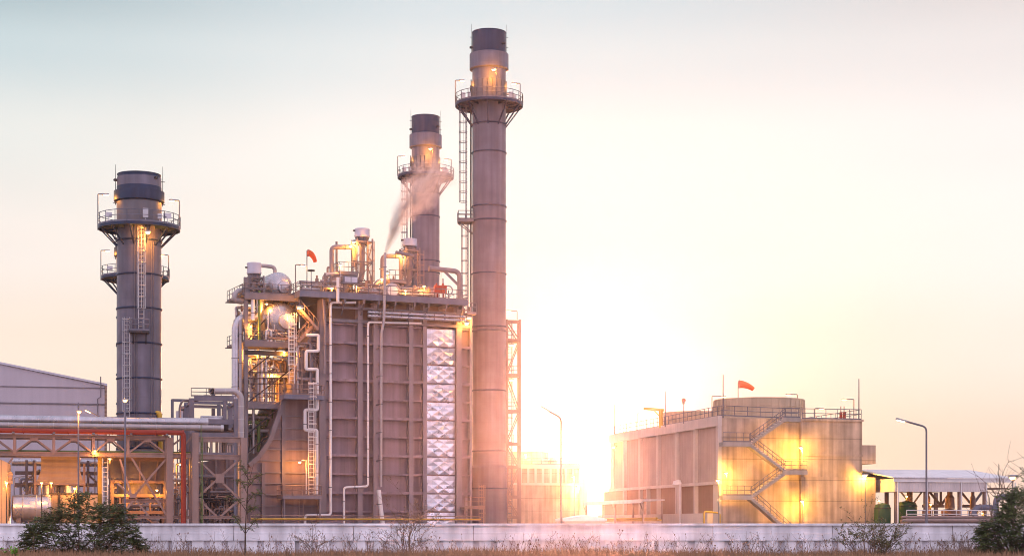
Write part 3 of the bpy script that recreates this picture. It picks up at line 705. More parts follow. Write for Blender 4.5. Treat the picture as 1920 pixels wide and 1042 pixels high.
# ------------------------------------------------------------------ vent silencers and machinery on the roof deck
def silencer(px, py0, py1, rpx, base, v, label, tower, zbase=None, lamps=()):
    """drum-shaped silencer on a braced frame"""
    c0 = A(px, py1, v); c1 = A(px, py0, v); r = H.u(px + rpx, v) - H.u(px, v); zb_ = base
    root = thing('vent_silencer', label, 'silencer', H, (c0.x, v, zb_))
    MB().lathe((c0.x, v, 0), [(.01, c0.z), (r*.97, c0.z), (r, c0.z+.06), (r, c1.z-.12), (r*.95, c1.z), (.01, c1.z)], 32).torus((c0.x, v, c0.z+.15), r, .05, 32).torus((c0.x, v, c1.z-.12), r, .04, 32).build('silencer_drum', M['lav'], root)
    sk = MB()
    for k in range(12):
        a = 2*math.pi*k/12; sk.bar((c0.x + r*.9*math.cos(a), v + r*.9*math.sin(a), c0.z-.02), (c0.x + r*.62*math.cos(a), v + r*.62*math.sin(a), c0.z-.75), .10)
    sk.lathe((c0.x, v, 0), [(r*.62, c0.z-.9), (r*.68, c0.z-.7), (r*.8, c0.z)], 24); sk.build('skirt', M['steel'], root)
    MB().tube([(c0.x, v, c0.z-.3), (c0.x, v, zb_+2.9), (c0.x-.5, v-.2, zb_+1.7), (c0.x-.9, v-.3, zb_+.2)], .33, 12, .6).build('riser', M['column'], root)
    fm = MB()
    w = tower
    cs_ = [(c0.x-w, v-.9), (c0.x+w, v-.9), (c0.x+w, v+.9), (c0.x-w, v+.9)]
    for x, y in cs_: fm.bar((x, y, zb_), (x, y, c0.z-.25), .17)
    lv = [zb_ + (c0.z - .4 - zb_) * t for t in (.3, .62, .97)]
    for z in lv:
        for (a, b), (c, d) in zip(cs_, cs_[1:] + cs_[:1]): fm.bar((a, b, z), (c, d, z), .11, .15)
    zz = [zb_] + lv
    for i, (z0, z1) in enumerate(zip(zz, zz[1:])):
        s = 1 if i % 2 else -1
        fm.bar((c0.x - w*s, v-.93, z0), (c0.x + w*s, v-.93, z1), .08); fm.bar((c0.x + w*s, v+.93, z0), (c0.x - w*s, v+.93, z1), .08)
        fm.bar((c0.x + w, v-.9*s, z0), (c0.x + w, v+.9*s, z1), .08)
    fm.build('frame', M['steel'], root)
    MB().tube([(c0.x-r-.02, v-.1, c0.z+.7), (c0.x-r-.25, v-.1, c0.z+.7)], .1, 6).build('nozzle', M['darksteel'], root)
    for q, e in lamps:
        p = A(*q, v-1.2); e *= 1.2; flood(p, MB().tube([(p.x, p.y, p.z+.25), (c0.x-w, v-.9, p.z+.3)], .04, 5).build('lamp_bracket', M['steel'], root), e, 'sodium', .24, .3)
    return root
silencer(679, 429, 445, 13.5, zd, 3.0, 'middle vent silencer, tallest on the roof, with lamps on its frame', .95, lamps=(((663,454),1100),((657,462),700)))
silencer(768.5, 448, 462, 12.5, zd, 4.0, 'right vent silencer standing against the far grey stack', .9, lamps=(((752,474),1100),))
silencer(476.5, 493, 514, 13, zB, 2.6, 'left vent silencer above the elbow pipes at the boiler end', .85)

def goose(name, pts, r, m, label, v, bend=.5, n=10):
    return pipe(name, pts, r, m, label, v, 'pipe', bend, n)
goose('relief_pipe', [(622,549),(622,463),(664,463),(664,500)], .27, 'column', 'square arched relief pipe left of the tall middle silencer', 2.6)
goose('relief_pipe', [(717,551),(717,480),(752,480),(752,545)], .25, 'column', 'square arched relief pipe left of the right silencer', 3.4)
goose('relief_pipe', [(742,473),(776,480)], .2, 'column', 'sloping pipe end under the right silencer', 2.4)
goose('relief_pipe', [(608,551),(608,515),(640,513),(640,545)], .26, 'dull', 'low arched pipe at the left of the roof machinery', 1.6)
goose('relief_pipe', [(702,550),(702,541),(706,530),(722,524),(738,530)], .3, 'dull', 'curved pipe rising out of the deck left of the white vent', 2.4, .7)
goose('riser_pipe', [(631,520),(631,453)], .13, 'steel', 'thin upright pipe with a slant tip inside the left arch', 3.2)
goose('drain_pipe', [(633.5,566),(633.5,520)], .17, 'white', 'short white upright pipe crossing the deck edge', -1.6)
# gallows pipe at the right end
g = thing('davit_crane', 'brown gallows arm with a brace at the right end of the roof', 'davit', H, A(862, 569, 1.0))
MB().tube(AP([(862,568),(862,509),(806,503)], 1.0), .30, 10, .8).build('mast', M['column'], g)
MB().bar(A(860, 535, 1.0), A(832, 507, 1.0), .24).build('brace', M['column'], g)
MB().torus(A(805, 503, 1.0), .3, .07, 12, (1,0,0)).build('hook_plate', M['column'], g)

def vessel(name, px, py, r, v, L, label, endm='white', m='dull', axis=(0,1,0)):
    c = A(px, py, v); root = thing(name, label, 'pressure vessel', H, (c.x, v, c.z - r))
    MB().lathe(c, [(.01,-.25*r),(r*.6,-.2*r),(r,0),(r,L),(.01,L+.2*r)], 28, axis).build('shell', M[m], root)
    e = Vector(axis); MB().lathe(c - e*.22*r, [(.01,-.14),(r*.62,-.12),(r*.62,.1)], 24, axis).build('end_cover', M[endm], root)
    s = MB()
    for i in (.5, L-.5): s.box((c.x-r*.6, c.y + (i if axis[1] else 0)-.1, zd), (c.x+r*.6, c.y + (i if axis[1] else 0)+.1, c.z-r*.5))
    s.build('saddle', M['steel'], root); return root, c
vessel('flash_vessel', 735, 546, .98, .8, 4, 'pale vessel with a round white end cover behind the white vent pipe', 'white')
vessel('flash_vessel', 640, 532, 1.15, 1.6, 4, 'rounded vessel in the glow left of the grey cabinet', 'dull', 'column')
vessel('flash_vessel', 605, 540, .7, 2.0, 3, 'small dull vessel near the windsock', 'dull', 'dull')
vessel('flash_vessel', 700, 549, .6, .6, 3, 'small round vessel between cabinet and vent pipe', 'galv', 'dull')
cb = thing('control_cabinet', 'grey cabinet with pale panels on legs on the roof deck', 'cabinet', H, A(655, 553, .3) )
pa, pb = A(644, 516, .3), A(669, 532, .3)
MB().box((pa.x, .3, pb.z), (pb.x, 2.2, pa.z)).build('cabinet_body', M['bluesteel'], cb)
for t in (0, 1): MB().box((pa.x + .15 + t*.8, .26, pb.z+.15), (pa.x + .85 + t*.8, .33, pa.z-.15)).build('panel', M['lav'], cb)
for q_ in (pa.x+.1, pb.x-.1):
    for w_ in (.5, 2): MB().bar((q_,w_,zd),(q_,w_,pb.z),.14).build('leg', M['steel'], cb)
pg = thing('valve_platform', 'small railed platform above the grey cabinet beside the tall silencer', 'platform', H, A(652, 512, 1.2))
z_ = H.z(652, 511, 1.2); ua, ub = H.u(636, 1.2), H.u(672, 1.2)
MB().box((ua, 1.2, z_-.25), (ub, 3.4, z_)).build('deck', M['steel'], pg)
MB().rail([(ua,3.4,z_),(ua,1.2,z_),(ub,1.2,z_),(ub,3.4,z_)], 1.2, .6, .035).build('railing', M['steel'], pg)
for q_, w_ in ((ua+.1,1.4),(ub-.1,3.3),(ua+.1,3.3)): MB().bar((q_,w_,zd),(q_,w_,z_),.13).build('leg', M['steel'], pg)
pg = thing('valve_platform', 'small railed platform left of the right silencer', 'platform', H, A(742, 526, 1.6))
z_ = H.z(745, 526, 1.6); ua, ub = H.u(731, 1.6), H.u(762, 1.6)
MB().box((ua, 1.6, z_-.25), (ub, 3.6, z_)).build('deck', M['column'], pg)
MB().rail([(ua,3.6,z_),(ua,1.6,z_),(ub,1.6,z_),(ub,3.6,z_)], 1.2, .6, .035).build('railing', M['steel'], pg)
for q_, w_ in ((ua+.1,1.7),(ub-.1,3.5)): MB().bar((q_,w_,zd),(q_,w_,z_),.13).build('leg', M['steel'], pg)

# valve skids: pipes, valves and handwheels crowding the deck
def skid(px0, px1, py, v, label, seed, tall=1.6):
    rnd = random.Random(seed); a, b = H.u(px0, v), H.u(px1, v)
    root = thing('valve_skid', label, 'valve skid', H, ((a+b)/2, v, zd))
    p1_, p2_ = MB(), MB()
    for i in range(3):
        z = zd + .5 + i*.42 + rnd.random()*.2; y = v + i*.5
        p1_.tube([(a, y, z), (b, y, z)], .13 + .07*rnd.random(), 8)
        p2_.bar((a+.3, y, zd), (a+.3, y, z), .1); p2_.bar((b-.3, y, zd), (b-.3, y, z), .1)
    x = a + .3
    while x < b:
        h = .6 + rnd.random()*tall; y = v + rnd.random()*1.4 - .2; r_ = .07 + rnd.random()*.1
        p2_.tube([(x, y, zd), (x, y, zd+h), (x + rnd.choice((-.5,.5,.3)), y+.2, zd+h)], r_, 7, .2)
        vv, hw = MB(), MB()
        vv.lathe((x, y, zd + h*.55), [(.02,-.26),(.24,-.2),(.14,0),(.24,.2),(.02,.26)], 10)
        vv.bar((x, y, zd+h*.55), (x, y-.35, zd+h*.55), .1)
        hw.torus((x, y-.38, zd+h*.55), .2, .035, 10, (0,1,0)); hw.bar((x-.2,y-.38,zd+h*.55),(x+.2,y-.38,zd+h*.55),.04)
        if rnd.random() < .45:
            vv.box((x-.16, y-.16, zd+h), (x+.16, y+.16, zd+h+.4)); vv.tube([(x,y,zd+h+.4),(x,y,zd+h+.75)], .12, 8)
        vo = vv.build('valve', M['rack'], root); hw.build('handwheel', M['steel'], vo)
        x += .45 + rnd.random()*.55
    p1_.build('header_pipe', M['rack'] if seed % 3 == 0 else M['dull'], root); p2_.build('branch_pipe', M['dull'] if seed % 2 else M['rack'], root)
    return root
k1 = skid(566, 600, 545, .6, 'valve skid at the left roof corner under the windsock', 1, 1.0)
k2 = skid(606, 642, 545, -.4, 'valve skid between the low arched pipe and the grey cabinet', 2, 1.5)
k3 = skid(672, 716, 545, .4, 'valve skid between the tall silencer and the white vent', 3, 1.0)
k4 = skid(748, 786, 550, .2, 'valve skid in front of the right silencer', 4, 1.2)
k5 = skid(786, 824, 553, .6, 'valve skid by the red boxes near the right roof end', 5, 1.1)
k6 = skid(722, 760, 550, 4.6, 'valve skid at the back behind the round white cover', 6, 2.6)
k7 = skid(640, 676, 550, 5.2, 'valve skid at the back under the tall silencer', 7, 2.6)
k8 = skid(610, 660, 545, 7.5, 'tall thin pipes at the back of the roof left of the middle silencer', 8, 3.6)
k9 = skid(690, 750, 550, 7.5, 'tall thin pipes at the back of the roof between the two silencers', 9, 3.2)
k10 = skid(745, 800, 550, 8.5, 'tall thin pipes at the back of the roof behind the right silencer', 10, 3.0)
for px, v, top, lb in ((690, 2.0, 452, 'caged ladder on the frame of the tall silencer'), (783, 3.0, 470, 'caged ladder on the frame of the right silencer')):
    p = Vector((H.u(px, v), v, zd)); solo('caged_ladder', MB().ladder(p, H.z(px, top, v), (1, -.6), .45, True, .035, .4, .45, 1.2), M['rack'], lb, 'ladder', H, p)
for kk, q, e in ((k2,(638,497,1.0),500),(k1,(590,545,1.6),500),(k3,(668,537,.6),700),(k5,(795,537,.4),1000),(k4,(760,545,-.2),600),(k2,(622,540,-.6),500),(k6,(727,512,2.5),700),(k3,(716,523,1.5),500)):
    p = A(*q); e *= .8; flood(p, MB().tube([(p.x, p.y, zd), (p.x, p.y, p.z-.08)], .045, 5).build('lamp_post', M['galv'], kk), e, 'sodium', .18, .25)
for px, lb in ((820,'left red box on a post at the right roof end'),(832,'right red box on a post beside the gallows arm')):
    p = A(px, 543, -.3); rt = thing('fire_box', lb, 'fire box', H, (p.x, p.y, zd))
    MB().box((p.x-.35, p.y-.2, p.z-.45), (p.x+.3, p.y+.2, p.z+.5)).build('box_body', M['redbox'], rt)
    MB().bar((p.x, p.y, zd), (p.x, p.y, p.z-.45), .12).build('post', M['red'], rt)
    MB().tube([(p.x-.1, p.y, p.z+.5), (p.x-.1, p.y, p.z+.75)], .1, 6).build('cap', M['redbox'], rt)
hr = thing('hose_reel', 'round hose reel right of the red boxes', 'hose reel', H, A(841, 552, -.3))
MB().torus(A(841, 544, -.3), .5, .09, 20, (0,1,0)).build('reel', M['dull'], hr); MB().bar(A(841, 544, -.3), (A(841, 544, -.3).x, -.3, zd), .1).build('post', M['steel'], hr)

def windsock(fr, p, h, d, L, label, r=.42, drop=1.0):
    p = Vector(p); root = thing('windsock', label, 'windsock', fr, p)
    MB().tube([p, p + Vector((0,0,h))], .055, 6).build('pole', M['steel'], root)
    t = p + Vector((0,0,h-.35)); d = Vector(d)
    pts = [t + d*.12 + Vector((0,0,.1))]; n = 7
    for i in range(1, n + 1):
        s = i / n; pts.append(t + d*(.12 + L*(s - .25*drop*s*s)) + Vector((0,0,.1 - drop*L*.75*s**2.0)))
    s_ = MB().tube(pts, [r*(1 - .48*i/n) for i in range(n+1)], 12, 0, False)
    s_.build('sock', M['sock'], root); MB().torus(pts[0], r, .03, 14, d).build('hoop', M['steel'], root)
windsock(H, (H.u(575.5, 1.0), 1.0, zd), H.z(575, 474, 1.0) - zd + .25, (1, 0, 0), 1.2, 'limp orange windsock on a pole at the left roof corner', .40, 1.1)
rl_ = thing('roof_lamp', 'bracket lamp post between the drum and the windsock', 'lamp post', H, (H.u(554, 1.5), 1.5, zd))
post_lamp(rl_, (H.u(554, 1.5), 1.5, zd), H.z(554, 496, 1.5) - zd, (.6, 0, 0), 250)
mr = thing('antenna', 'round antenna head on a short mast beside the windsock', 'antenna', H, (H.u(583.5, .8), .8, zd))
MB().tube([(H.u(583.5,.8), .8, zd), (H.u(583.5,.8), .8, H.z(583,508,.8))], .05, 5).build('mast', M['steel'], mr)
MB().lathe(A(583.5, 507, .8), [(.01,-.12),(.4,-.08),(.42,.05),(.01,.12)], 16).build('antenna_head', M['darksteel'], mr)
mr = thing('antenna', 'thin rod antenna at the right roof end beside the gallows arm', 'antenna', H, (H.u(830.5, 2), 2, zd))
MB().tube([(H.u(830.5,2), 2, zd), (H.u(830.5,2), 2, H.z(830,522,2))], .12, 6).tube([(H.u(827,2), 2, zd), (H.u(827,2), 2, H.z(827,505,2))], .04, 5).build('mast', M['galv'], mr)

# ladder strip and conduits between boiler and stack, link walkway
lk = thing('link_walkway', 'walkway joining the boiler roof to the tallest stack', 'walkway', H, (H.u(876, 0), 0, H.z(876, 590)))
zk = H.z(876, 588); MB().box((H.u(869), -1.2, zk-.2), (H.u(886), 1.5, zk)).build('deck', M['column'], lk)
MB().rail([(H.u(869), -1.15, zk), (H.u(886), -1.15, zk)], 1.15, .6, .04).build('railing', M['steel'], lk)
p = A(875, 606, -1.0); flood(p, MB().tube([p, p + Vector((0,0,.8))], .05, 5).build('lamp_bracket', M['steel'], lk), 900, 'pale', .3, .4)
p = A(879, 596, -.6); flood(p, MB().tube([p, p + Vector((0,0,.8))], .05, 5).build('lamp_bracket', M['steel'], lk), 900, 'pale', .3, .4)

# lattice stair tower right of the tall stack
T = FR(X(961, 222), 222, 8)
lt = thing('lattice_tower', 'slim open lattice tower right of the tallest stack', 'lattice tower', T, (0, 0, 0))
wt = .82; zt = 2 + (985-600)/F*222
leg = MB()
for x in (-wt, wt):
    for y in (-wt, wt):
        MB().hbeam((x, y, 0), (x, y, zt), .26 if y < 0 else .2, .26 if y < 0 else .2, .05).build('leg', M['rack'], lt)
lev = [2 + (985-q)/F*222 for q in (970, 932, 876, 833, 772, 705, 640, 603)]
br_ = MB(); dk_ = MB()
for i, z in enumerate(lev):
    for y in (-wt, wt): br_.bar((-wt, y, z), (wt, y, z), .16, .24)
    for x in (-wt, wt): br_.bar((x, -wt, z), (x, wt, z), .14, .2)
    if i < 7: dk_.box((-wt+.1, -wt+.1, z+.05), (wt-.1, wt-.1, z+.12)); dk_.rail([(-wt, -wt-.02, z+.1), (wt, -wt-.02, z+.1)], 1.1, .8, .03)
for i, (z0, z1) in enumerate(zip(lev, lev[1:])):
    s = 1 if i % 2 else -1
    for y in (-wt-.03, wt+.03): br_.bar((-wt*s, y, z0), (wt*s, y, z1), .13)
    br_.bar((-wt, -wt*s, z0), (-wt, wt*s, z1), .1); br_.bar((wt, wt*s, z0), (wt, -wt*s, z1), .1)
br_.build('bracing', M['rack'], lt); dk_.build('landing', M['rack'], lt)
MB().ladder((-.3, .3, .1), zt, (0, 1), .45, True, .035, .4).build('ladder', M['steel'], lt)
post_lamp(lt, (.5, -.6, zt), 1.1, (-.8, 0, 0), 250)
flood((-.2, -.3, lev[5]-.5), MB().tube([(-.2,-.3,lev[5]-.45),(-.2,-.3,lev[5]+.05)], .05, 5).build('lamp_bracket', M['steel'], lt), 900)
flood((-.2, -.3, lev[6]-.5), MB().tube([(-.2,-.3,lev[6]-.45),(-.2,-.3,lev[6]+.05)], .05, 5).build('lamp_bracket', M['steel'], lt), 600)
# foot platform by the stack, hand rails and low pipes along the yard
fp = thing('yard_railing', 'low handrail with a yellow green pipe along the foot of the boiler', 'railing', H, (H.u(700,-4), -4, 0))
a, b = H.u(470, -4), H.u(900, -4)
MB().rail([(a, -4, 2.0), (b, -4, 2.0)], 1.1, 2.8, .05).build('railing', M['rack'], fp)
MB().tube([(a, -4.2, 2.75), (b, -4.2, 2.75)], .09, 6).build('pipe_run', M['yellow'], fp)
ps = MB(); x = a
while x < b: ps.bar((x, -4, 0), (x, -4, 2.1), .12); x += 5.6
ps.build('post', M['steel'], fp)
st = thing('stack_access_frame', 'railed access frame at the foot of the tallest stack', 'platform', H, (H.u(885, -1), -1, 0))
z_ = H.z(882, 950, -1); ua, ub = H.u(868, -1), H.u(905, -1)
MB().box((ua, -1.6, z_-.2), (ub, .2, z_)).build('deck', M['rack'], st)
MB().rail([(ua, -1.6, z_), (ub, -1.6, z_)], 1.15, .8, .04).build('railing', M['rack'], st)
for x in (ua+.1, ub-.1): MB().bar((x, -1.5, 0), (x, -1.5, z_-.2), .14).build('leg', M['rack'], st)
MB().ladder((ub-.5, -1.7, 0), z_+2.6, (0, -1), .5, True, .035, .4).build('ladder', M['rack'], st)

# ------------------------------------------------------------------ pipe rack at the left
K = FR(X(200, 165), 165, 15)
def KP(px, py, v=0.0): return K.loc(px, py, v)
zt_, zb2 = K.z(200, 819), K.z(200, 852)
pr = thing('pipe_rack', 'steel truss pipe rack bridge with columns crossing the left side', 'pipe rack', K, (0, 0, 0))
uA, uB, uC = K.u(-60), K.u(366), K.u(458)
for v in (0, 3.2):
    MB().hbeam((uA, v, zt_), (K.u(318), v, zt_), .3, .34, .07).build('top_chord', M['rack'], pr)
    MB().hbeam((uA, v, zb2), (K.u(358), v, zb2), .3, .42, .07).build('bottom_chord', M['rack'], pr)
    wb = MB(); nodes = [-48, 27, 101, 175, 240, 312]
    for i, px in enumerate(nodes):
        u = K.u(px); wb.bar((u, v, zb2), (u, v, zt_), .26, .26)
        if i:
            m_ = (K.u(nodes[i-1]) + u) / 2
            wb.bar((K.u(nodes[i-1]), v, zb2+.15), (m_, v, zt_-.15), .15); wb.bar((m_, v, zt_-.15), (u, v, zb2+.15), .15)
            wb.box((m_-.35, v-.11, zt_-.42), (m_+.35, v+.11, zt_-.16))
    wb.build('truss_web', M['rack'], pr)
for px, w in ((318,.62),(366,.60),(457,.62)):
    for v in (0, 3.2):
        u = K.u(px, 0); top = zt_ + (.0 if px < 330 else .55 if px < 400 else .1)
        MB().hbeam((u, v, 0), (u, v, top), w, w, .09).build('column', M['rack'] if v == 0 else M['steel'], pr)
for z, h in ((zt_-.1, .5), (zb2-.1, .45)): MB().hbeam((K.u(369), 0, z), (K.u(454), 0, z), .3, h, .07).build('cross_beam', M['rack'], pr)
MB().hbeam((K.u(240), 0, K.z(280, 969)), (K.u(457), 0, K.z(280, 969)), .26, .3, .06).build('cross_beam', M['rack'], pr)
MB().hbeam((K.u(230), 1.2, K.z(280, 938)), (K.u(313), 1.2, K.z(280, 938)), .26, .34, .06).build('cross_beam', M['rack'], pr)
for p, q in (((247,858),(313,967)),((313,858),(250,930)),((220,905),(247,930)),((372,862),(450,935)),((450,860),(372,930)),((372,935),(415,975)),((450,935),(405,975)),((247,930),(225,860)),((225,968),(250,938)),((255,938),(280,968)),((24,858),(-12,905)),((366,812),(335,845)),((345,818),(318,838))):
    MB().bar(KP(*p, .05), KP(*q, .05), .18).build('brace', M['rack'], pr)
MB().box(KP(405,888,-.12), KP(420,905,.1)).build('gusset', M['rack'], pr)
MB().box(KP(243,925,-.1), KP(256,933,.1)).build('gusset', M['rack'], pr)
MB().box((uA, .3, zb2+.26), (K.u(358), 2.9, zb2+.38)).build('cable_tray', M['green'], pr)
def kpipe(name, pts, r, m, label, v, bend=.5, n=14, rings=True):
    P = [KP(*p, v) for p in pts]
    for p_, q_ in zip(pts, P):
        if p_[1] >= 978: q_.z = 0
    root = thing(name, label, 'pipe', K, (P[-1].x, v, min(p.z for p in P)))
    MB().tube(P, r, n, bend).build('pipe_run', M[m], root)
    if rings:
        k = MB()
        for a, b in zip(P, P[1:]):
            L = (b-a).length; i = 1.0
            while i < L - .3: k.torus(a.lerp(b, i/L), r+.002, .02, 14, (b-a).normalized()); i += 1.25
        k.build('cladding_joint', M['galv'], root)
    return root
zz1 = K.z(200, 793, 1.0)
def flat(px, py, v=0): return (px, py)
def hpipe(name, px0, px1, py, r, m, label, v, rings=True, tail=()):
    z = K.z(200, py, v); a = Vector((K.u(px0, v), v, z)); b = Vector((K.u(px1, v), v, z))
    root = thing(name, label, 'pipe', K, (b.x, v, z - r if not tail else 0))
    P = [a, b]
    if tail: P.append(Vector((b.x, v, 0)))
    MB().tube(P, r, 14, .35).build('pipe_run', M[m], root)
    k = MB(); i = .9
    while i < (b-a).length: k.torus(a.lerp(b, i/(b-a).length), r+.004, .018 if rings else .05, 14, (1,0,0)); i += 1.35 if rings else 4
    if r > .2: k.lathe(b, [(r+.03, -.2), (r+.03, .05), (.02, .06)], 16, (1,0,0))
    k.build('pipe_joint', M['galv'] if rings else M[m], root)
    for i in range(8):
        pass
    return root, z
hpipe('pipe_main', -60, 389, 788.5, .40, 'silver', 'big silver pipe lying on top of the pipe rack', 1.9)
hpipe('pipe_main', -60, 418, 799, .27, 'dull', 'dull grey pipe between the silver and the red one', 1.1)
hpipe('fire_pipe', -60, 344, 809, .24, 'red', 'red fire pipe along the rack turning down to the ground', -.55, False, (1,))
for px in (25, 101, 175, 245, 312): u = K.u(px); MB().box((u-.12, -.9, zt_+.18), (u+.12, 3.3, zt_+.36)).box((u-.1, 1.6, zt_+.361), (u+.1, 2.2, zt_+.8)).build('pipe_saddle', M['steel'], pr)
hpipe('cooling_pipe', 22, 215, 868, .34, 'silver', 'silver pipe running behind the truss below its lower chord', 6.5)
kpipe('elbow_pipe', [(402,733),(441,733),(452,742),(452,985)], .30, 'dull', 'grey elbow pipe curving down at the right of the steel gantry', 1.6, 1.4)
kpipe('gas_pipe', [(290,774),(299,774),(301,845)], .24, 'yellow', 'yellow pipe bending down behind the short stack', 5.0, .5)
gc = solo('chain_hoist', MB().tube([KP(377, 795, -.4), KP(377, 985, -.4)], .04, 5).tube([KP(379.5, 820, -.4), KP(379.5, 985, -.4)], .035, 5), M['green'], 'pair of thin green lines hanging on the pipe rack column', 'cable', K, KP(377, 985, -.4))
# ------------------------------------------------------------------ gas turbine gantry, duct and hall
G = FR(X(400, 190), 190, 15)
def GP(px, py, v=0.0): return G.loc(px, py, v)
gt = thing('steel_gantry', 'blue grey steel gantry with stacked frames behind the pipe rack end', 'steel frame', G, (0, 0, 0))
for i, v in enumerate((0, 6.5, 13)):
    a, b = G.u(359), G.u(443)
    for u, w in ((a, .55), (b, .55)): MB().hbeam((u, v, 0), (u, v, G.z(400, 747)), w, w, .08).build('column', M['bluesteel'], gt)
    g_ = MB()
    for py in (747, 790, 815, 852): g_.bar((a+.28, v, G.z(400, py)), (b-.28, v, G.z(400, py)), .3, (.5 if py != 790 else .55) if v == 0 else .34)
    if v: g_.bar((a, v-.25, G.z(400, 753)), (a, v-6.2, G.z(400, 753)), .25, .3).bar((b, v-.25, G.z(400, 753)), (b, v-6.2, G.z(400, 753)), .25, .3).bar((b, v-.25, G.z(400,800)), (b, v-6.2, G.z(400,800)), .22, .28)
    g_.bar((G.u(425)-.2, v+.1, G.z(400,790)+.3), (G.u(425)-.2, v+.1, G.z(400,747)-.2), .4)
    g_.build('cross_beam', M['bluesteel'] if i < 2 else M['steel'], gt)
MB().box((G.u(366), .5, G.z(400, 812)), (G.u(437), 13, G.z(400, 806))).build('deck', M['steel'], gt)
MB().rail([(G.u(359), .3, G.z(400,743)), (G.u(443), .3, G.z(400,743))], .9, 1.4, .04).build('railing', M['steel'], gt)
sm_ = MB(); rnd = random.Random(3)
for i in range(34):
    u = G.u(370 + rnd.random()*68); y = .6 + rnd.random()*5; z0 = G.z(400, 850); h = .8 + rnd.random()*2.2
    sm_.tube([(u, y, z0), (u, y, z0+h), (u + rnd.choice((-.6, .6)), y, z0+h)], .06 + rnd.random()*.09, 6, .2)
sm_.build('small_piping', M['dull'], gt)
MB().box((G.u(376), 2.0, G.z(400,806)), (G.u(432), 9, G.z(400,784))).lathe((G.u(404), 2, G.z(400,806)), [(.01, 0),(2.6,.0)], 8).build('machine_housing', M['darksteel'], gt)
MB().tube([(G.u(378), 1.2, G.z(400,784)), (G.u(425), 1.2, G.z(400,784))], .35, 12).build('machine_pipe', M['silver'], gt)
vm_ = thing('motor_valve', 'motorised valve on top of the steel gantry', 'valve', G, (G.u(401), .6, G.z(400, 745)))
zq = G.z(400, 745); uq = G.u(401)
MB().lathe((uq, .6, zq), [(.05,0),(.35,.1),(.2,.35),(.38,.6),(.3,.9)], 12).box((uq-.5, .3, zq+.55), (uq+.45, .9, zq+1.05)).build('valve_body', M['darksteel'], vm_)
MB().torus((uq-.1, .1, zq+.65), .35, .06, 14, (0,1,0)).build('handwheel', M['steel'], vm_)
MB().tube([(uq-.3,.6,zq+.2),(uq-1.2,.6,zq+.2),(uq-1.6,.6,zq-.3),(uq-3.3,.6,zq-.3),(uq-3.6,.6,zq-1),(uq-3.6,.6,zq-4)], .12, 8, .5).build('pipe_run', M['steel'], vm_)
av = thing('support_frame', 'slim steel portal left of the steel gantry', 'steel frame', G, (G.u(323), 3, 0))
MB().hbeam((G.u(323,3),3,0),(G.u(323,3),3,G.z(323,748,3)),.3,.3,.06).build('post', M['bluesteel'], av)
MB().bar((G.u(323,3),3,G.z(323,750,3)),(G.u(355,3),3,G.z(323,750,3)),.25,.3).build('beam', M['bluesteel'], av)
bxx = thing('junction_box', 'pale box on legs left of the steel gantry', 'cabinet', G, (G.u(337,2), 2, G.z(337,790,2)))
MB().box((G.u(331,2), 2, G.z(337,786,2)), (G.u(343,2), 3, G.z(337,770,2))).build('box_body', M['lav'], bxx)
MB().bar((G.u(333,2),2.3,0),(G.u(333,2),2.3,G.z(337,786,2)),.12).build('leg', M['steel'], bxx); MB().bar((G.u(341,2),2.3,0),(G.u(341,2),2.3,G.z(337,786,2)),.12).build('leg', M['steel'], bxx)
xd = thing('exhaust_duct', 'dark ribbed exhaust duct behind the pipe rack columns', 'duct', G, (G.u(415,3), 3, 0))
MB().prism([(G.u(352,3), .8), (G.u(462,3), .2), (G.u(462,3), G.z(400,848,3)), (G.u(352,3), G.z(400,872,3))], 3, 13).build('duct_body', M['duct'], xd)
rb = MB()
for px in (365, 385, 405, 425, 445): rb.box((G.u(px,3)-.12, 2.75, .4), (G.u(px,3)+.12, 3.02, G.z(400, 872 - (px-352)*.22, 3)))
for py in (890, 915, 940): rb.box((G.u(353,3), 2.84, G.z(400,py,3)-.1), (G.u(461,3), 3.03, G.z(400,py,3)+.1))
rb.build('duct_ribs', M['steel'], xd)
# turbine enclosure mass below the short stack
te = thing('turbine_enclosure', 'dark turbine enclosure behind the truss below the short stack', 'enclosure', G, (G.u(270,-4), -4, 0))
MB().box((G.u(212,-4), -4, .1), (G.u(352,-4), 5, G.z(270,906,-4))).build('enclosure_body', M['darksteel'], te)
MB().prism([(G.u(236,-4.4), G.z(270,902,-4.4)), (G.u(300,-4.4), G.z(270,902,-4.4)), (G.u(304,-4.4), G.z(270,866,-4.4)), (G.u(230,-4.4), G.z(270,866,-4.4))], -4.4, 4).build('diffuser', M['band'], te)
pn = MB()
for px in (225, 240, 256, 273, 290, 306): pn.box((G.u(px,-4.1)-.09, -4.2, .2), (G.u(px,-4.1)+.09, -3.99, G.z(270,908,-4.1)))
for py in (915, 927, 950, 962): pn.box((G.u(213,-4.1), -4.26, G.z(270,py,-4.1)-.09), (G.u(316,-4.1), -3.99, G.z(270,py,-4.1)+.09))
pn.build('panel_frames', M['rack'], te)
MB().lathe(GP(300, 921, -4.6), [(.01,-.9),(.75,-.9),(.75,1.2),(.01,1.2)], 18, (0,1,0)).build('fan_motor', M['darksteel'], te)
for p, e in (((291,880,-5.4),1600),((228,886,-5.4),1500),((262,886,-5.6),1100)):
    q = GP(*p); flood(q, MB().tube([(q.x,q.y,q.z+.5),(q.x,q.y,q.z+.15)], .05, 5).tube([(q.x,q.y,q.z+.5),(q.x,-4.2,q.z+.5)], .05, 5).build('lamp_bracket', M['steel'], te), e, 'sodium', .14, .2)

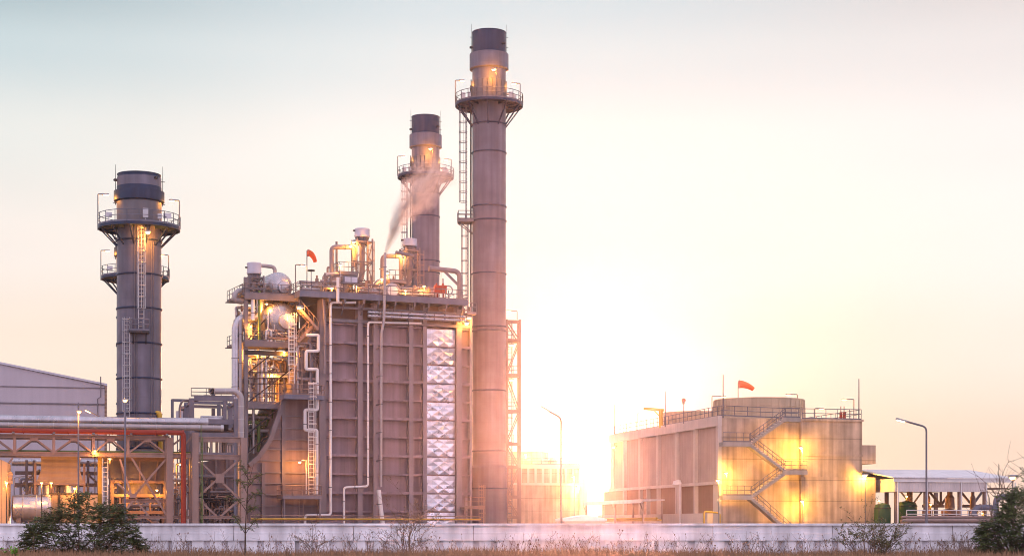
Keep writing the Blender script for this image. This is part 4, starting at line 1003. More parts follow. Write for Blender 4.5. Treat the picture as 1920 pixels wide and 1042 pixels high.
HL = FR(X(196, 235), 235, 13.2)
hall = thing('turbine_hall', 'large pale grey turbine hall with a sloping roofline at the far left', 'industrial hall', HL, (0, 0, 0))
zr_, zl_ = HL.z(197, 723), HL.z(197, 723) + 5.4
MB().prism([(0, 0), (0, zr_), (-28, zl_), (-56, zr_), (-56, 0)], 0, 60).build('wall', M['hall'], hall)
MB().prism([(.35, zr_+.0), (.35, zr_+.28), (-28, zl_+.28), (-56.3, zr_+.28), (-56.3, zr_), (-28, zl_+.003)], -.25, 60.2).build('roof', M['lav'], hall)
MB().box((-56.1, -.1, HL.z(197,758)-.1), (.1, -.002, HL.z(197,758)+.1)).box((-56.1,-.12,HL.z(197,728)),(-.0,-.003,HL.z(197,726.5))).build('wall_trim', M['steel'], hall)
MB().tube([(-.9, -.3, 2), (-.9, -.3, HL.z(197,748)), (-.5, -.3, HL.z(197,744)), (-.5, -.3, zr_+1.2)], .09, 6).build('downpipe', M['steel'], hall)
MB().box((.003, .4, 3), (.32, 1.5, zr_-.4)).build('corner_panel', M['tan'], hall)

def yard_cluster(px0, px1, py0, v0, v1, n, label, seed, mats=('dull','rack','steel')):
    rnd = random.Random(seed); z1 = G.z(px0, py0, v0); a, b = G.u(px0, v0), G.u(px1, v0)
    root = thing('pipe_cluster', label, 'pipework', G, ((a+b)/2, v0, 0), 'pipework behind the pipe rack'); mb = [MB() for _ in mats]
    for i in range(n):
        u, v = a + (b-a)*rnd.random(), v0 + (v1-v0)*rnd.random(); r = .06 + .16*rnd.random()**2; h = z1*(.35 + .65*rnd.random()); u2 = min(b, max(a, u + rnd.choice((-1,1))*(.4+1.5*rnd.random())))
        mb[rnd.randrange(len(mats))].tube([(u, v, 0), (u, v, h), (u2, v, h), (u2, v, max(.2, h - .5 - rnd.random()*2))], r, 7, .25)
        if rnd.random() < .5:
            z = h*(.3 + .6*rnd.random()); vv = MB().lathe((u, v, z), [(.02,-.3),(r+.16,-.2),(r+.05,0),(r+.16,.2),(.02,.3)], 10).bar((u, v, z), (u, v-.42, z), .07).build('valve', M['steel'], root); MB().torus((u, v-.42, z), .22, .04, 10, (0,1,0)).build('handwheel', M['darksteel'], vv)
    for i in range(n//4):
        z = z1*(.2 + .75*rnd.random()); v = v0 + (v1-v0)*rnd.random(); mb[i % len(mats)].tube([(a, v, z), (b, v, z)], .08 + .15*rnd.random(), 8)
    for m_, b_ in zip(mats, mb): b_.build('pipe_run', M[m_], root)
yard_cluster(316, 352, 862, -7, -5, 18, 'pipes between the two front rack columns behind the red pipe', 71)
yard_cluster(368, 450, 885, 0, 2.2, 26, 'dark pipes in front of the ribbed exhaust duct', 72, ('steel','darksteel','rack'))
yard_cluster(205, 300, 905, -7.5, -5.5, 24, 'pipes at the foot of the short stack behind the truss', 73)
yard_cluster(26, 70, 880, -6, -3, 12, 'pipes behind the tan shelter near the hall', 74)
# orange lit sheds and vessels low at the left
L = FR(X(60, 160), 160, 13.2)
def LP(px, py, v=0.0): return L.loc(px, py, v)
ct = thing('equipment_shelter', 'tan shelter lit orange at the far left edge', 'shelter', L, (L.u(5), 0, 0))
MB().prism([(L.u(-70), 0), (L.u(16), 0), (L.u(16), L.z(16,868)), (L.u(-30), L.z(16,848)), (L.u(-70), L.z(16,852))], -2, 4).build('shelter_body', M['tanbox'], ct)
MB().box((L.u(16.3), -.9, L.z(16,906)), (L.u(22), 1.8, L.z(16,884))).build('louvre_box', M['tan'], ct)
cy = thing('lube_oil_tank', 'horizontal silver cylinder catching orange light beside the tan shelter', 'tank', L, (L.u(58), 1, 0))
zc_ = L.z(58, 951); rc_ = (975-926)/2*160/F
MB().lathe((L.u(25, 1), 1.6, zc_), [(.01,-.2),(rc_*.9,-.1),(rc_,.0),(rc_, L.u(93,1)-L.u(25,1)),(rc_*.9, L.u(93,1)-L.u(25,1)+.15),(.01,L.u(93,1)-L.u(25,1)+.3)], 32, (1,0,0)).build('shell', M['silver'], cy)
k = MB()
for px in (43, 68, 91): k.torus((L.u(px,1), 1.6, zc_), rc_+.01, .045, 28, (1,0,0))
k.build('cladding_joint', M['galv'], cy)
MB().box((L.u(35,1)-.2, .9, 0), (L.u(35,1)+.2, 2.3, zc_-rc_*.8)).box((L.u(80,1)-.2, .9, 0), (L.u(80,1)+.2, 2.3, zc_-rc_*.8)).build('saddle', M['steel'], cy)
fh = thing('filter_house', 'tan louvred filter house on two silver cylinders behind the truss', 'air filter house', L, (L.u(112,6), 6, 0))
a, b, c_, d_ = L.u(77,6), L.u(150,6), L.u(66,6), L.u(158,6)
MB().prism([(c_, L.z(110,908,6)), (d_, L.z(110,908,6)), (b, L.z(110,882,6)), (b, L.z(110,845,6)), (a, L.z(110,845,6)), (a, L.z(110,882,6))], 6, 11).build('hood', M['tan'], fh)
MB().box((c_-.15, 5.85, L.z(110,909,6)), (d_+.15, 11.1, L.z(110,905.5,6))).build('hood_rim', M['rack'], fh)
for px in (91, 130): MB().lathe((L.u(px,7.5), 7.5, 0), [(.95, .3), (.95, L.z(110,909.5,6))], 24).build('filter_cylinder', M['silver'], fh)
for px in (66, 158, 94, 99): MB().bar((L.u(px,6), 6.1, 0), (L.u(px,6), 6.1, L.z(110,868 if px in (66,158) else 909.5,6)), .22).build('post', M['rack'], fh)
sk1 = thing('oil_skid', 'row of tan boxes glowing orange behind the left bush', 'skid', L, (L.u(140,3), 3, 0))
MB().box((L.u(93,3), 3, 0), (L.u(108,3), 6, L.z(140,925,3))).box((L.u(113,3), 3, 0), (L.u(183,3), 6, L.z(140,925,3))).build('skid_body', M['tanbox'], sk1)
MB().box((L.u(92,2.9), 2.9, L.z(140,926,3)), (L.u(184,2.9), 6.1, L.z(140,923.5,3))).bar((L.u(110,2.9), 2.9, 0),(L.u(110,2.9),2.9,L.z(140,926,3)),.2).build('skid_frame', M['darksteel'], sk1)
yc = thing('lit_column', 'yellow lit square steel column behind the truss', 'column', L, (L.u(187,5), 5, 0))
MB().hbeam((L.u(187,5), 5, 0), (L.u(187,5), 5, L.z(187,856,5)), .38, .38, .05).build('column', M['yellow'], yc)  # yellow lamp glow on the steel is put into its paint colour
MB().ladder((L.u(197,5), 4.6, 0), L.z(187,858,5), (0,-1), .5, False, .05).build('ladder', M['white'], yc)
bf = thing('support_frame', 'dark steel frame with beams between shelter and filter house', 'steel frame', L, (L.u(50,9), 9, 0))
for px in (50, 64, 165): MB().bar((L.u(px,9), 9, 0), (L.u(px,9), 9, L.z(50,862,9)), .26).build('post', M['bluesteel'], bf)
m_ = MB()
for py in (886, 908): m_.bar((L.u(28,9), 9.3, L.z(50,py,9)), (L.u(182,9), 9.3, L.z(50,py,9)), .3, .35)
m_.bar(LP(160,884,9), LP(182,905,9), .2).bar(LP(36,912,9), LP(75,880,9), .2).build('beam', M['steel'], bf)
for p, e, lab in (((78,905,-1.0),900,0),((96,905,2.4),700,0),((12,905,-5.5),3400,0),((140,915,2.2),700,0),((178,845,3.5),900,0),((206,860,2.5),500,0)):
    q = LP(*p); rt = thing('work_lamp', ['lit work lamp over the horizontal cylinder','lit work lamp by the tan boxes','lit work lamp in front of the tan shelter','lit work lamp under the filter house rim','lit work lamp on the truss near the yellow column','lit work lamp near the enclosure ladder'][[78,96,12,140,178,206].index(p[0])], 'lamp', L, (q.x, q.y, 0))
    flood(q, MB().tube([(q.x, q.y, 0), (q.x, q.y, q.z-.12)], .05, 5).build('post', M['darksteel'], rt), e, 'sodium', .14, .2)

# ------------------------------------------------------------------ mast lamps
def mast_lamp(px, Y, pytop, pxa, pyarm, power, label, m='galv', r0=.09, lampm='sodium', group=None):
    x = X(px, Y); z = 2 + (985 - pytop) / F * Y
    root = thing('street_lamp', label, 'street lamp', W0, (x, Y, 0), group)
    P = [(x, Y, 0), (x, Y, z)]
    xa, za = X(pxa, Y), 2 + (985 - pyarm) / F * Y
    if pxa != px: P.append((xa, Y - .2, za))
    MB().tube([P[0], Vector(P[0]).lerp(Vector(P[1]), .3)], [r0*1.25, r0*1.1], 8).tube([Vector(P[0]).lerp(Vector(P[1]), .3)] + P[1:], r0*.72, 8, .35).build('pole', M[m], root)
    if pxa != px:
        d = (Vector((xa, Y-.2, za)) - Vector((x, Y, z))).normalized(); q = Vector((xa, Y-.2, za))
        MB().bar(q - d*.1, q + d*.75, .28, .13).build('lamp_head', M['lampmetal'], root)
        MB().bar(q + d*.1 - Vector((0,0,.09)), q + d*.68 - Vector((0,0,.09)), .2, .06).build('lamp_glass', M[lampm], root)
        if power: light(q + d*.3 - Vector((0,0,.4)), power, root)
    return root, Vector((x, Y, z))
mast_lamp(1052, 150, 783, 1028, 770, 0, 'street lamp by the sun glow right of the lattice tower', 'steel', .10, 'pale')
mast_lamp(1737, 132, 800, 1697, 789.5, 60, 'tall street lamp in front of the open shed at the right', 'steel', .10, 'pale')
r_, t_ = mast_lamp(147, 132, 754, 147, 754, 0, 'thin mast left of the taller lamp, with a lamp on its side', 'bluesteel', .085)
flood((X(150,132), 131.75, 2 + (985-772)/F*132), MB().tube([(X(147,132),132,2+(985-771)/F*132),(X(150.5,132),131.75,2+(985-771)/F*132)], .05, 5).build('lamp_bracket', M['steel'], r_), 500, 'sodium', .17, .4)
r_, t_ = mast_lamp(234.5, 130, 753, 234.5, 753, 0, 'thin mast with a glowing lamp on its tip, in front of the short stack', 'bluesteel', .085)
flood(t_ + Vector((0, 0, .1)), r_, 500, 'sodium', .2, -.5)
r_, t_ = mast_lamp(205, 185, 789, 172, 773, 300, 'street lamp with a long arm in front of the turbine hall', 'steel', .07)
r_, t_ = mast_lamp(330, 170, 869, 336, 869, 900, 'short lit lamp between two rack columns', 'steel', .07)
r_, t_ = mast_lamp(1077, 300, 893, 1076, 893, 2500, 'lamp post by the far cooling tower corner', 'steel', .1)

# ------------------------------------------------------------------ cooling tower in front
C = FR(X(1353, 205), 205, 13.2)
def CP(px, py, v=0.0): return C.loc(px, py, v)
def side_v(px):                      # depth along the left wall (u = 0) seen at a photo column
    a = (px - 960) / F
    return (a * C.oy - C.ox) / (-C.s - a * C.c)
zt_c = C.z(1353, 783); uR = C.u(1613); VL = side_v(1148)
ct = thing('cooling_tower', 'big stained concrete cooling tower block with zigzag stairs on its wall', 'cooling tower', C, (10, 20, 0))
z_led = C.z(1353, 893); u2 = C.u(1637)
uS = C.u(1498)
MB().box((0, .003, 0), (uS, VL, zt_c)).box((uS+.002, -.55, z_led), (uR, VL, zt_c)).build('wall', M['conc'], ct)
MB().box((uS, -.70, .0), (u2, VL-.2, z_led+.02)).build('lower_wall', M['conc'], ct)
MB().box((uS+.004, -.62, C.z(1353,851)-.15), (uR+.06, -.551, C.z(1353,851)+.12)).box((uS-.08, -.72, zt_c-.25), (uR+.12, -.551, zt_c)).build('string_course', M['conc'], ct)
MB().box((uR+.001, 1.2, C.z(1620,868)), (C.u(1642, 1.2), 7, C.z(1620,833))).build('outlet_box', M['conc'], ct)
# left wall: pilasters, parapet, soffit, louvred air inlet
zsf = C.z(1340, 899, 0) - .15; zpl = C.z(1340, 961, 0)
vj = side_v(1340)
pl = MB(); pn = MB()
for px in (1150, 1176, 1206, 1240, 1275, 1310, 1353):
    v = side_v(px); w = .45
    MB().box((-.45, v, zsf), (-.003, v + w*1.6 if px != 1150 else v-.6, zt_c-.9)).build('pilaster', M['concpale'], ct)
MB().box((-.5, -.1, zt_c-.9), (-.003, VL+.1, zt_c+.25)).build('parapet', M['concpale'], ct)
MB().box((-.5, -.1, zsf-.35), (-.003, VL+.1, zsf)).build('inlet_beam', M['concpale'], ct)
MB().box((-.06, .3, zsf), (-.002, VL-.2, zt_c-.9)).build('wall_panel', M['concpanel'], ct)
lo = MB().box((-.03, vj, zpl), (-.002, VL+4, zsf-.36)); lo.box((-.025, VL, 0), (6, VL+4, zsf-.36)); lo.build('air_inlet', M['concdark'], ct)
ps = MB()
for px in (1176, 1206, 1220, 1240, 1275, 1279, 1310):
    v = side_v(px); MB().box((-.5, v, zpl), (-.031, v+.45, zsf-.36)).build('inlet_post', M['concpale'], ct)
MB().box((-.9, vj, 0), (-.004, VL+4.1, zpl)).build('basin_wall', M['concpale'], ct)
MB().box((-.25, .05, 0), (-.004, vj-.1, zsf-.2)).build('stair_recess', M['concpale'], ct)
# fan shrouds on top
def shroud(pxc, pyt, rpx, Y, label):
    x = X(pxc, Y); r = rpx / F * Y; z1 = 2 + (985 - pyt) / F * Y
    root = thing('fan_shroud', label, 'fan shroud', W0, (x, Y, zt_c), 'fan shrouds on the cooling towers')
    MB().lathe((x, Y, 0), [(r*1.03, zt_c), (r*.985, zt_c + (z1-zt_c)*.45), (r, z1), (r-.12, z1), (r*.97, zt_c)], 56).build('shroud_wall', M['shroud'], root)
    k = MB()
    for i in range(40):
        a = 2*math.pi*i/40; k.bar((x + r*1.02*math.cos(a), Y + r*1.02*math.sin(a), zt_c), (x + (r+.02)*math.cos(a), Y + (r+.02)*math.sin(a), z1-.05), .12)
    for t in (.33, .66): k.torus((x, Y, zt_c + (z1-zt_c)*t), r*1.0, .06, 56)
    k.torus((x, Y, z1), r-.02, .09, 56); k.build('shroud_ribs', M['shroud'], root)
    return root
shroud(1423, 751, 84, 213, 'tall round fan shroud on the near end of the cooling tower')
shroud(1305, 775, 66, 232, 'second fan shroud further back on the concrete cooling tower')
# roof railing
MB().rail([(uS+.2, -.5, zt_c), (uR-.1, -.5, zt_c), (uR-.1, VL-1, zt_c)], 1.2, 1.5, .04).rail([(0.1, VL-.5, zt_c+.25), (0.1, .2, zt_c+.25), (uS, .2, zt_c+.02)], 1.2, 1.5, .04).build('roof_railing', M['steel'], ct)
# zigzag stairs
stt = thing('zigzag_stair', 'concrete zigzag stair with railings on the cooling tower wall', 'staircase', C, (C.u(1435), -1, 0))
v0s, v1s = -1.95, -.72
def cz(px, py): p = C.loc(px, py, v0s); return p.x, p.z
flights = [((1482,984),(1408,930)), ((1408,930),(1472,884)), ((1474,882),(1406,830)), ((1408,829),(1472,783))]
fl, rl_ = MB(), MB()
for (a, b) in flights:
    (ua, za), (ub, zb_) = cz(*a), cz(*b)
    if za < 2.2: za = 0; ua = ua + (2 / math.tan(R(36)))*.0 + 1.6
    n = max(6, int((zb_-za)/.18)); poly = []
    for i in range(n + 1):
        t = i / n; poly.append((ua + (ub-ua)*t, za + (zb_-za)*t))
    st_ = []
    for i in range(n):
        st_.append((poly[i][0], poly[i+1][1])); st_.append((poly[i+1][0], poly[i+1][1]))
    under = [(ub, zb_-.42), (ua, za-.30)]
    MB().prism([(poly[0][0], poly[0][1])] + st_ + under, v0s, v1s).build('flight', M['stairc'], stt)
    tl = MB()
    for i in range(n): tl.box((min(st_[2*i][0], st_[2*i+1][0])-.02, v0s-.03, st_[2*i][1]-.05), (max(st_[2*i][0], st_[2*i+1][0]), v1s+.02, st_[2*i][1]+.012))
    tl.build('tread', M['concpale'], stt)
    P = [Vector((u, v0s+.06, z)) for u, z in (poly[0], poly[-1])]
    for f_ in (1.05, .6): rl_.tube([P[0] + Vector((0,0,f_)), P[1] + Vector((0,0,f_))], .04, 4)
    for i in range(0, 9): p = P[0].lerp(P[1], i/8); rl_.tube([p, p + Vector((0,0,1.05))], .035, 4)

for a, b, py in ((1355,1410,928),(1468,1514,881),(1355,1408,828),(1466,1501,782)):
    (ua, z), (ub, _) = cz(a, py), cz(b, py)
    MB().box((ua, v0s-.05, z-.5), (ub, v1s if a < 1400 else v1s-.04, z)).build('landing', M['stairc'], stt)
    rl_.rail([(ua+.05, v0s, z), (ub-.05, v0s, z)], 1.1, .9, .035)
rl_.build('railing', M['steel'], stt)
def tower_lamp(px, py, py0, v, e, label, s=.23):
    p = C.loc(px, py, v); z0 = C.z(px, py0, v)
    rt = thing('stair_lamp', label, 'lamp', C, (p.x, v, max(0, z0)))
    po = MB().tube([(p.x+.12, v, max(0, z0)), (p.x+.12, v, p.z+.15), (p.x, v, p.z+.15)], .045, 6).build('post', M['steel'], rt)
    flood(p, po, e*1.1, 'sodium', s, .3, (1, .52, .06))
tower_lamp(1502, 839, 881, -2.0, 3300, 'lit lamp on the upper right stair landing')
tower_lamp(1504, 939, 985, -2.0, 2600, 'lit lamp at the foot of the zigzag stair')
tower_lamp(1361, 886, 928, -2.0, 3000, 'lit lamp over the left stair landing by the corner')
tower_lamp(1346, 900, 985, -2.4, 1600, 'lit lamp in the yellow glowing corner recess')
tower_lamp(1621, 891, 985, -1.2, 2600, 'brightest lamp at the right edge of the concrete tower', .34)
p = Vector((-1.2, side_v(1163), C.z(1163, 835, 40) )); 
rt = thing('wall_lamp', 'lit wall lamp high at the far end of the tower side', 'lamp', C, (-.45, p.y, 12))
flood((-1.0, p.y, 12.9), MB().tube([(-.45, p.y, 13.1), (-1.0, p.y, 13.1)], .05, 5).build('bracket', M['steel'], rt), 800, 'sodium', .25, .4)
tf = thing('flood_mast', 'post with twin pale floodlights by the tower side wall', 'floodlight', C, (-3, side_v(1290), 0))
vq = side_v(1290); q = C.loc(1269, 905, vq)
MB().tube([(C.u(1275, vq), vq, 0), (C.u(1275, vq), vq, q.z+.3)], .09, 6).build('pole', M['white'], tf)
MB().lathe((C.u(1267,vq), vq, q.z), [(.02,.3),(.3,.25),(.42,-.2),(.02,-.22)], 12).lathe((C.u(1272,vq), vq, q.z+.1), [(.02,.3),(.3,.25),(.42,-.2),(.02,-.22)], 12).build('lamp_head', M['white'], tf)
# rooftop masts, lamps, jib, windsocks
def rod(px, pyt, pyb, v, label):
    p0, p1 = C.loc(px, pyb, v), C.loc(px, pyt, v); p0.z = zt_c
    o = solo('lightning_rod', MB().tube([p0, p1], [.085, .06], 5), M['steel'], label, 'lightning rod', C, p0)
rod(1152.5, 757, 806, VL-1, 'lightning rod at the far end of the concrete tower roof')
rod(1247.5, 733, 790, side_v(1255), 'lightning rod beside the orange jib on the tower roof')
rod(1356, 702, 783, .6, 'tall lightning rod at the near tower corner')
rod(1610.5, 710, 783, .4, 'tall lightning rod at the right tower corner')
for px, pyb, v, arm, lb in ((1335,742,5,(1.2,0,0),'roof lamp left of the tall fan shroud'),(1495,739,5,(-.9,0,0),'roof lamp right of the tall fan shroud'),(1601,748,6,(-1.0,0,0),'roof lamp near the red cabinets'),(1196,773,side_v(1215),(1.1,0,0),'roof lamp far along the tower side'),(1528,765,9,(.6,0,0),'low roof lamp beside the roof railing')):
    p = C.loc(px, pyb, v); rt = thing('roof_lamp', lb, 'lamp post', C, (p.x, v, zt_c)); post_lamp(rt, (p.x, v, zt_c), p.z - zt_c, arm, 1500 if px in (1335, 1495) else 500)
jb = thing('jib_crane', 'yellow jib crane on the tower roof reaching left', 'jib crane', C, (C.u(1239,side_v(1245)), side_v(1245), zt_c))
vj_ = side_v(1245); p = C.loc(1239, 769, vj_); q = C.loc(1207, 767, vj_)
MB().tube([(p.x, vj_, zt_c), (p.x, vj_, p.z+.1)], .26, 10).build('mast', M['yellow'], jb)
MB().bar((p.x+.4, vj_, p.z+.05), (q.x, vj_, p.z+.2), .25, .34).bar((p.x-.1, vj_, p.z-.8), (p.x-.9, vj_, p.z), .12).build('jib_arm', M['yellow'], jb)
p = C.loc(1384, 760, 12); windsock(C, (p.x, 12, zt_c), C.z(1384, 716, 12) - zt_c, (1,-.15,0), 2.0, 'orange windsock blowing right above the tall fan shroud', .5, .42)
p = C.loc(1282, 770, side_v(1290)); windsock(C, (p.x, p.y, zt_c), C.z(1282, 746, p.y) - zt_c, (.25,.9,0), .6, 'small far windsock above the second fan shroud', .24, 1.0)
for px, lb in ((1577,'left red cabinet on the tower roof'),(1583,'right red cabinet on the tower roof')):
    p = C.loc(px, 776, 1.5); rt = thing('hydrant_box', lb, 'fire box', C, (p.x, 1.5, zt_c)); MB().box((p.x-.12, 1.4, zt_c+.15), (p.x+.12, 1.7, zt_c+1.0)).build('box_body', M['redbox'], rt); MB().bar((p.x, 1.55, zt_c), (p.x, 1.55, zt_c+.15), .2).tube([(p.x,1.55,zt_c+1.0),(p.x,1.55,zt_c+1.7)], .05, 5).build('post', M['red'], rt)
# canopy along the side wall
cn = thing('pipe_canopy', 'low pale roofed canopy along the tower side wall', 'canopy', C, (-4, 22, 0))
va, vb = side_v(1166), side_v(1284)
zc0 = 5.1
MB().box((-5.6, vb, zc0), (-2.6, va, zc0+.18)).box((-5.6, vb, zc0-.28), (-5.4, va, zc0-.004)).build('roof', M['roof'], cn)
for t in (0, .45, .97):
    v = vb + (va-vb)*t; MB().bar((-5.3, v+.2, 0), (-5.3, v+.2, zc0-.28), .2).bar((-2.9, v+.2, 0), (-2.9, v+.2, zc0-.004), .2).bar((-5.3,v+.2,zc0-1.4),(-5.3,v+1.6,zc0-.3),.12).build('post', M['rack'], cn)
MB().tube([(-4.6, vb-3, 2.9), (-4.6, va, 2.9)], .14, 8).tube([(-4.1, vb-3, 2.7), (-4.1, va, 2.7)], .12, 8).build('pipe_run', M['yellow'], cn)
vf = thing('valve_stand', 'yellow pipe stand with a vent hook by the glowing recess', 'valve', C, (-1.5, 2, 0))
vv_ = side_v(1330); 
MB().tube([(C.u(1320,-1.0), -1.0, 0), (C.u(1320,-1.0), -1.0, C.z(1320,958,-1)), (C.u(1350,-1.0), -1.0, C.z(1320,961,-1)), (C.u(1350,-1.0), -1.0, 0)], .1, 8, .3).build('pipe_run', M['yellow'], vf)
MB().tube([(C.u(1348,-1.4), -1.4, C.z(1348,962,-1.4)), (C.u(1348,-1.4), -1.4, C.z(1348,945,-1.4)), (C.u(1345,-1.4), -1.4, C.z(1348,938,-1.4)), (C.u(1349,-1.4), -1.4, C.z(1348,934,-1.4))], .09, 6, .15).bar((C.u(1348,-1.4),-1.4,0),(C.u(1348,-1.4),-1.4,C.z(1348,962,-1.4)),.1).build('vent_hook', M['galv'], vf)

# far cooling tower
D = FR(X(1060, 345), 345, 13.2)
ft = thing('cooling_tower', 'hazy far cooling tower block beside the sun glow', 'cooling tower', D, (0, 0, 0))
zf = D.z(1020, 871); ua, ub = D.u(962), D.u(1086)
MB().box((ua, 0, 0), (ub, 30, zf)).build('wall', M['conc'], ft)
pl = MB()
for px in (976, 990, 1004, 1018, 1032, 1046, 1060, 1074): pl.box((D.u(px)-.2, -.25, D.z(1020,905)), (D.u(px)+.2, -.003, zf-.7))
pl.box((ua-.1, -.4, zf-.7), (ub+.1, -.003, zf+.1)).box((ua-.1,-.4,D.z(1020,909)),(ub+.1,-.003,D.z(1020,905))).build('pilaster', M['concpale'], ft)
MB().box((ub+.002, 2, 0), (D.u(1102, 2), 20, D.z(1090,898,2))).build('side_block', M['concpale'], ft)
MB().rail([(ua, .1, zf+.1), (ub, .1, zf+.1)], 1.2, 2, .06).build('roof_railing', M['steel'], ft)
def fshroud(pxc, rpx, pyt, Y):
    x = X(pxc, Y); r = rpx/F*Y; z1 = 2 + (985-pyt)/F*Y
    root = thing('fan_shroud', 'fan shroud on the hazy far cooling tower', 'fan shroud', W0, (x, Y, zf), 'fan shrouds on the cooling towers')
    MB().lathe((x, Y, 0), [(r*1.03, zf), (r, z1), (r-.15, z1), (r*.97, zf)], 40).build('shroud_wall', M['shroud'], root)
    k = MB()
    for i in range(26): a = 2*math.pi*i/26; k.bar((x+r*1.02*math.cos(a), Y+r*1.02*math.sin(a), zf), (x+(r+.02)*math.cos(a), Y+(r+.02)*math.sin(a), z1), .16)
    k.build('shroud_ribs', M['shroud'], root)
fshroud(978, 49, 848, 353)
MB().lathe((D.u(1036,3), 3, zf), [(1.1,0),(1.0,.8),(.6,1.3),(.01,1.5)], 16).build('roof_vent', M['shroud'], ft)
rt = thing('wall_lamp', 'lit lamp on the sun side of the far cooling tower', 'lamp', D, (D.u(1083), -1, D.z(1083,918)))
flood((D.u(1081), -1.2, D.z(1083,912)), MB().tube([(D.u(1081), -.003, D.z(1083,910)), (D.u(1081), -1.2, D.z(1083,910))], .06, 5).build('bracket', M['steel'], rt), 7000, 'sodium', .35, .4, (1, .52, .06))
rt = thing('wall_lamp', 'lit lamp on top of the far cooling tower wall', 'lamp', D, (D.u(984), -1, zf+1))
flood((D.u(984), -.6, zf+2.0), MB().tube([(D.u(984), -.3, zf+.1), (D.u(984), -.6, zf+2.05)], .06, 5).build('bracket', M['steel'], rt), 6000, 'sodium', .3, .3, (1, .52, .06))
wb_ = thing('site_hut', 'long low white roofed hut left of the concrete tower', 'hut', C, (X(1098,200)-C.ox, -20, 0))
hu = FR(X(1095, 190), 190, 8); BASE[wb_.name] = (hu, Vector((0,0,0))); wb_.location = hu.world((0,0,0)); wb_.rotation_euler = (0,0,hu.rot)
MB().box((hu.u(1058), 0, 0), (hu.u(1134), 5, 2.5)).build('wall', M['concpale'], wb_)
MB().prism([(hu.u(1056), 2.5), (hu.u(1137), 2.5), (hu.u(1137), 2.75), (hu.u(1098), 3.15), (hu.u(1056), 2.75)], -.4, 5.4).build('roof', M['white'], wb_)

# ------------------------------------------------------------------ open pump shed at the right
E = FR(X(1680, 205), 205, 11)
sh = thing('open_shed', 'long open sided shed with pale fascia and sheet roof at the right', 'shed', E, (6, 4, 0))
a, b = E.u(1678), E.u(1848); zt_e = E.z(1700, 894); zm = E.z(1700, 903); zl = E.z(1700, 921)
Wd = 22.0
rf = MB().prism([(-.4, zt_e), (Wd/2, zt_e + 1.0), (Wd+.4, zt_e), (Wd+.4, zt_e-.14), (Wd/2, zt_e+.86), (-.4, zt_e-.14)], 0, 1)
me = MB()
for (v, z) in (): pass
me.add([(a-.5,-.5,zt_e),(b+3.4,-.5,zt_e),(b+3.4,Wd/2,zt_e+1.25),(a-.5,Wd/2,zt_e+1.25),(b+3.4,Wd+.5,zt_e),(a-.5,Wd+.5,zt_e),
        (a-.5,-.5,zt_e-.12),(b+3.4,-.5,zt_e-.12),(b+3.4,Wd/2,zt_e+1.1),(a-.5,Wd/2,zt_e+1.1),(b+3.4,Wd+.5,zt_e-.12),(a-.5,Wd+.5,zt_e-.12)],
       [(0,1,2,3),(3,2,4,5),(6,9,8,7),(9,11,10,8),(0,6,7,1),(5,4,10,11),(0,3,9,6),(3,5,11,9),(1,7,8,2),(2,8,10,4)])
me.build('roof', M['roof'], sh)
MB().box((a-.3, -.3, zm), (b+3.2, -.12, zt_e-.14)).build('gutter_band', M['white'], sh)
MB().box((a, -.1, zl), (b, .02, zm-.01)).build('fascia', M['clad'], sh)
MB().prism([(0,0),(0,1)][:0] + [(a-.02, zl), (a+.06, zl), (a+.06, zt_e-.15), (a-.02, zt_e-.15)], .03, Wd).build('end_cladding', M['clad'], sh)
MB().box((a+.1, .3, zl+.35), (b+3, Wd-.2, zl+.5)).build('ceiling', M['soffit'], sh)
for px in (1680, 1735, 1799, 1846, 1900):
    for v in (.1, Wd-.4):
        u = E.u(px, 0); MB().hbeam((u+.2, v+.25, 0), (u+.2, v+.25, zl+.34), .42, .4, .1).build('column', M['rack'], sh)
        if v < 1: MB().tube([(u+.15, -.2, zm), (u+.15, -.2, .2)], .09, 6).build('downpipe', M['white'], sh)
tr_ = MB()
for px in (1763, 1765, 1822, 1824, 1710):
    u = E.u(px, 8); tr_.bar((u-1.6, 8, zl+.3), (u, 8, E.z(1763,947,8)), .16).bar((u+1.4, 8, zl+.3), (u, 8, E.z(1763,947,8)), .16).bar((u, 8, zl+.3), (u, 8, E.z(1763,947,8)), .12)
tr_.bar((E.u(1730,8), 8, E.z(1763,948,8)), (E.u(1770,8), 8, E.z(1763,948,8)), .35).bar((E.u(1805,8), 8, E.z(1763,948,8)), (E.u(1835,8), 8, E.z(1763,948,8)), .35)
tr_.build('roof_brace', M['steel'], sh)
def pump(px, label, v=6, s=1.0):
    u = E.u(px, v); rt = thing('pump_unit', label, 'pump', E, (u, v, 0))
    MB().lathe((u, v, 0), [(.9*s, .1), (1.0*s, 1.2), (1.1*s, 2.4), (.75*s, 2.6), (.7*s, 3.2), (.8*s, 3.3), (.8*s, 3.9), (.01, 4.1)], 16).build('motor', M['rack'], rt)
    MB().lathe((u, v, 0), [(.45*s, 4.08), (.42*s, 5.4), (.25*s, 5.7), (.25*s, 6.2), (.01, 6.25)], 12).build('cooler_top', M['rack'], rt)
    MB().box((u-1.3*s, v-1.2, .003), (u+1.3*s, v+1.2, .6)).build('plinth', M['concpale'], rt)
pump(1781, 'largest orange brown pump unit under the shed', 6, 1.3)
pump(1739, 'pump unit behind the tall street lamp', 7, .8)
pump(1824, 'pump unit next to the grey elbow pipe', 7, .8)
pump(1703, 'pump unit half hidden by the round green tank', 9, .8)
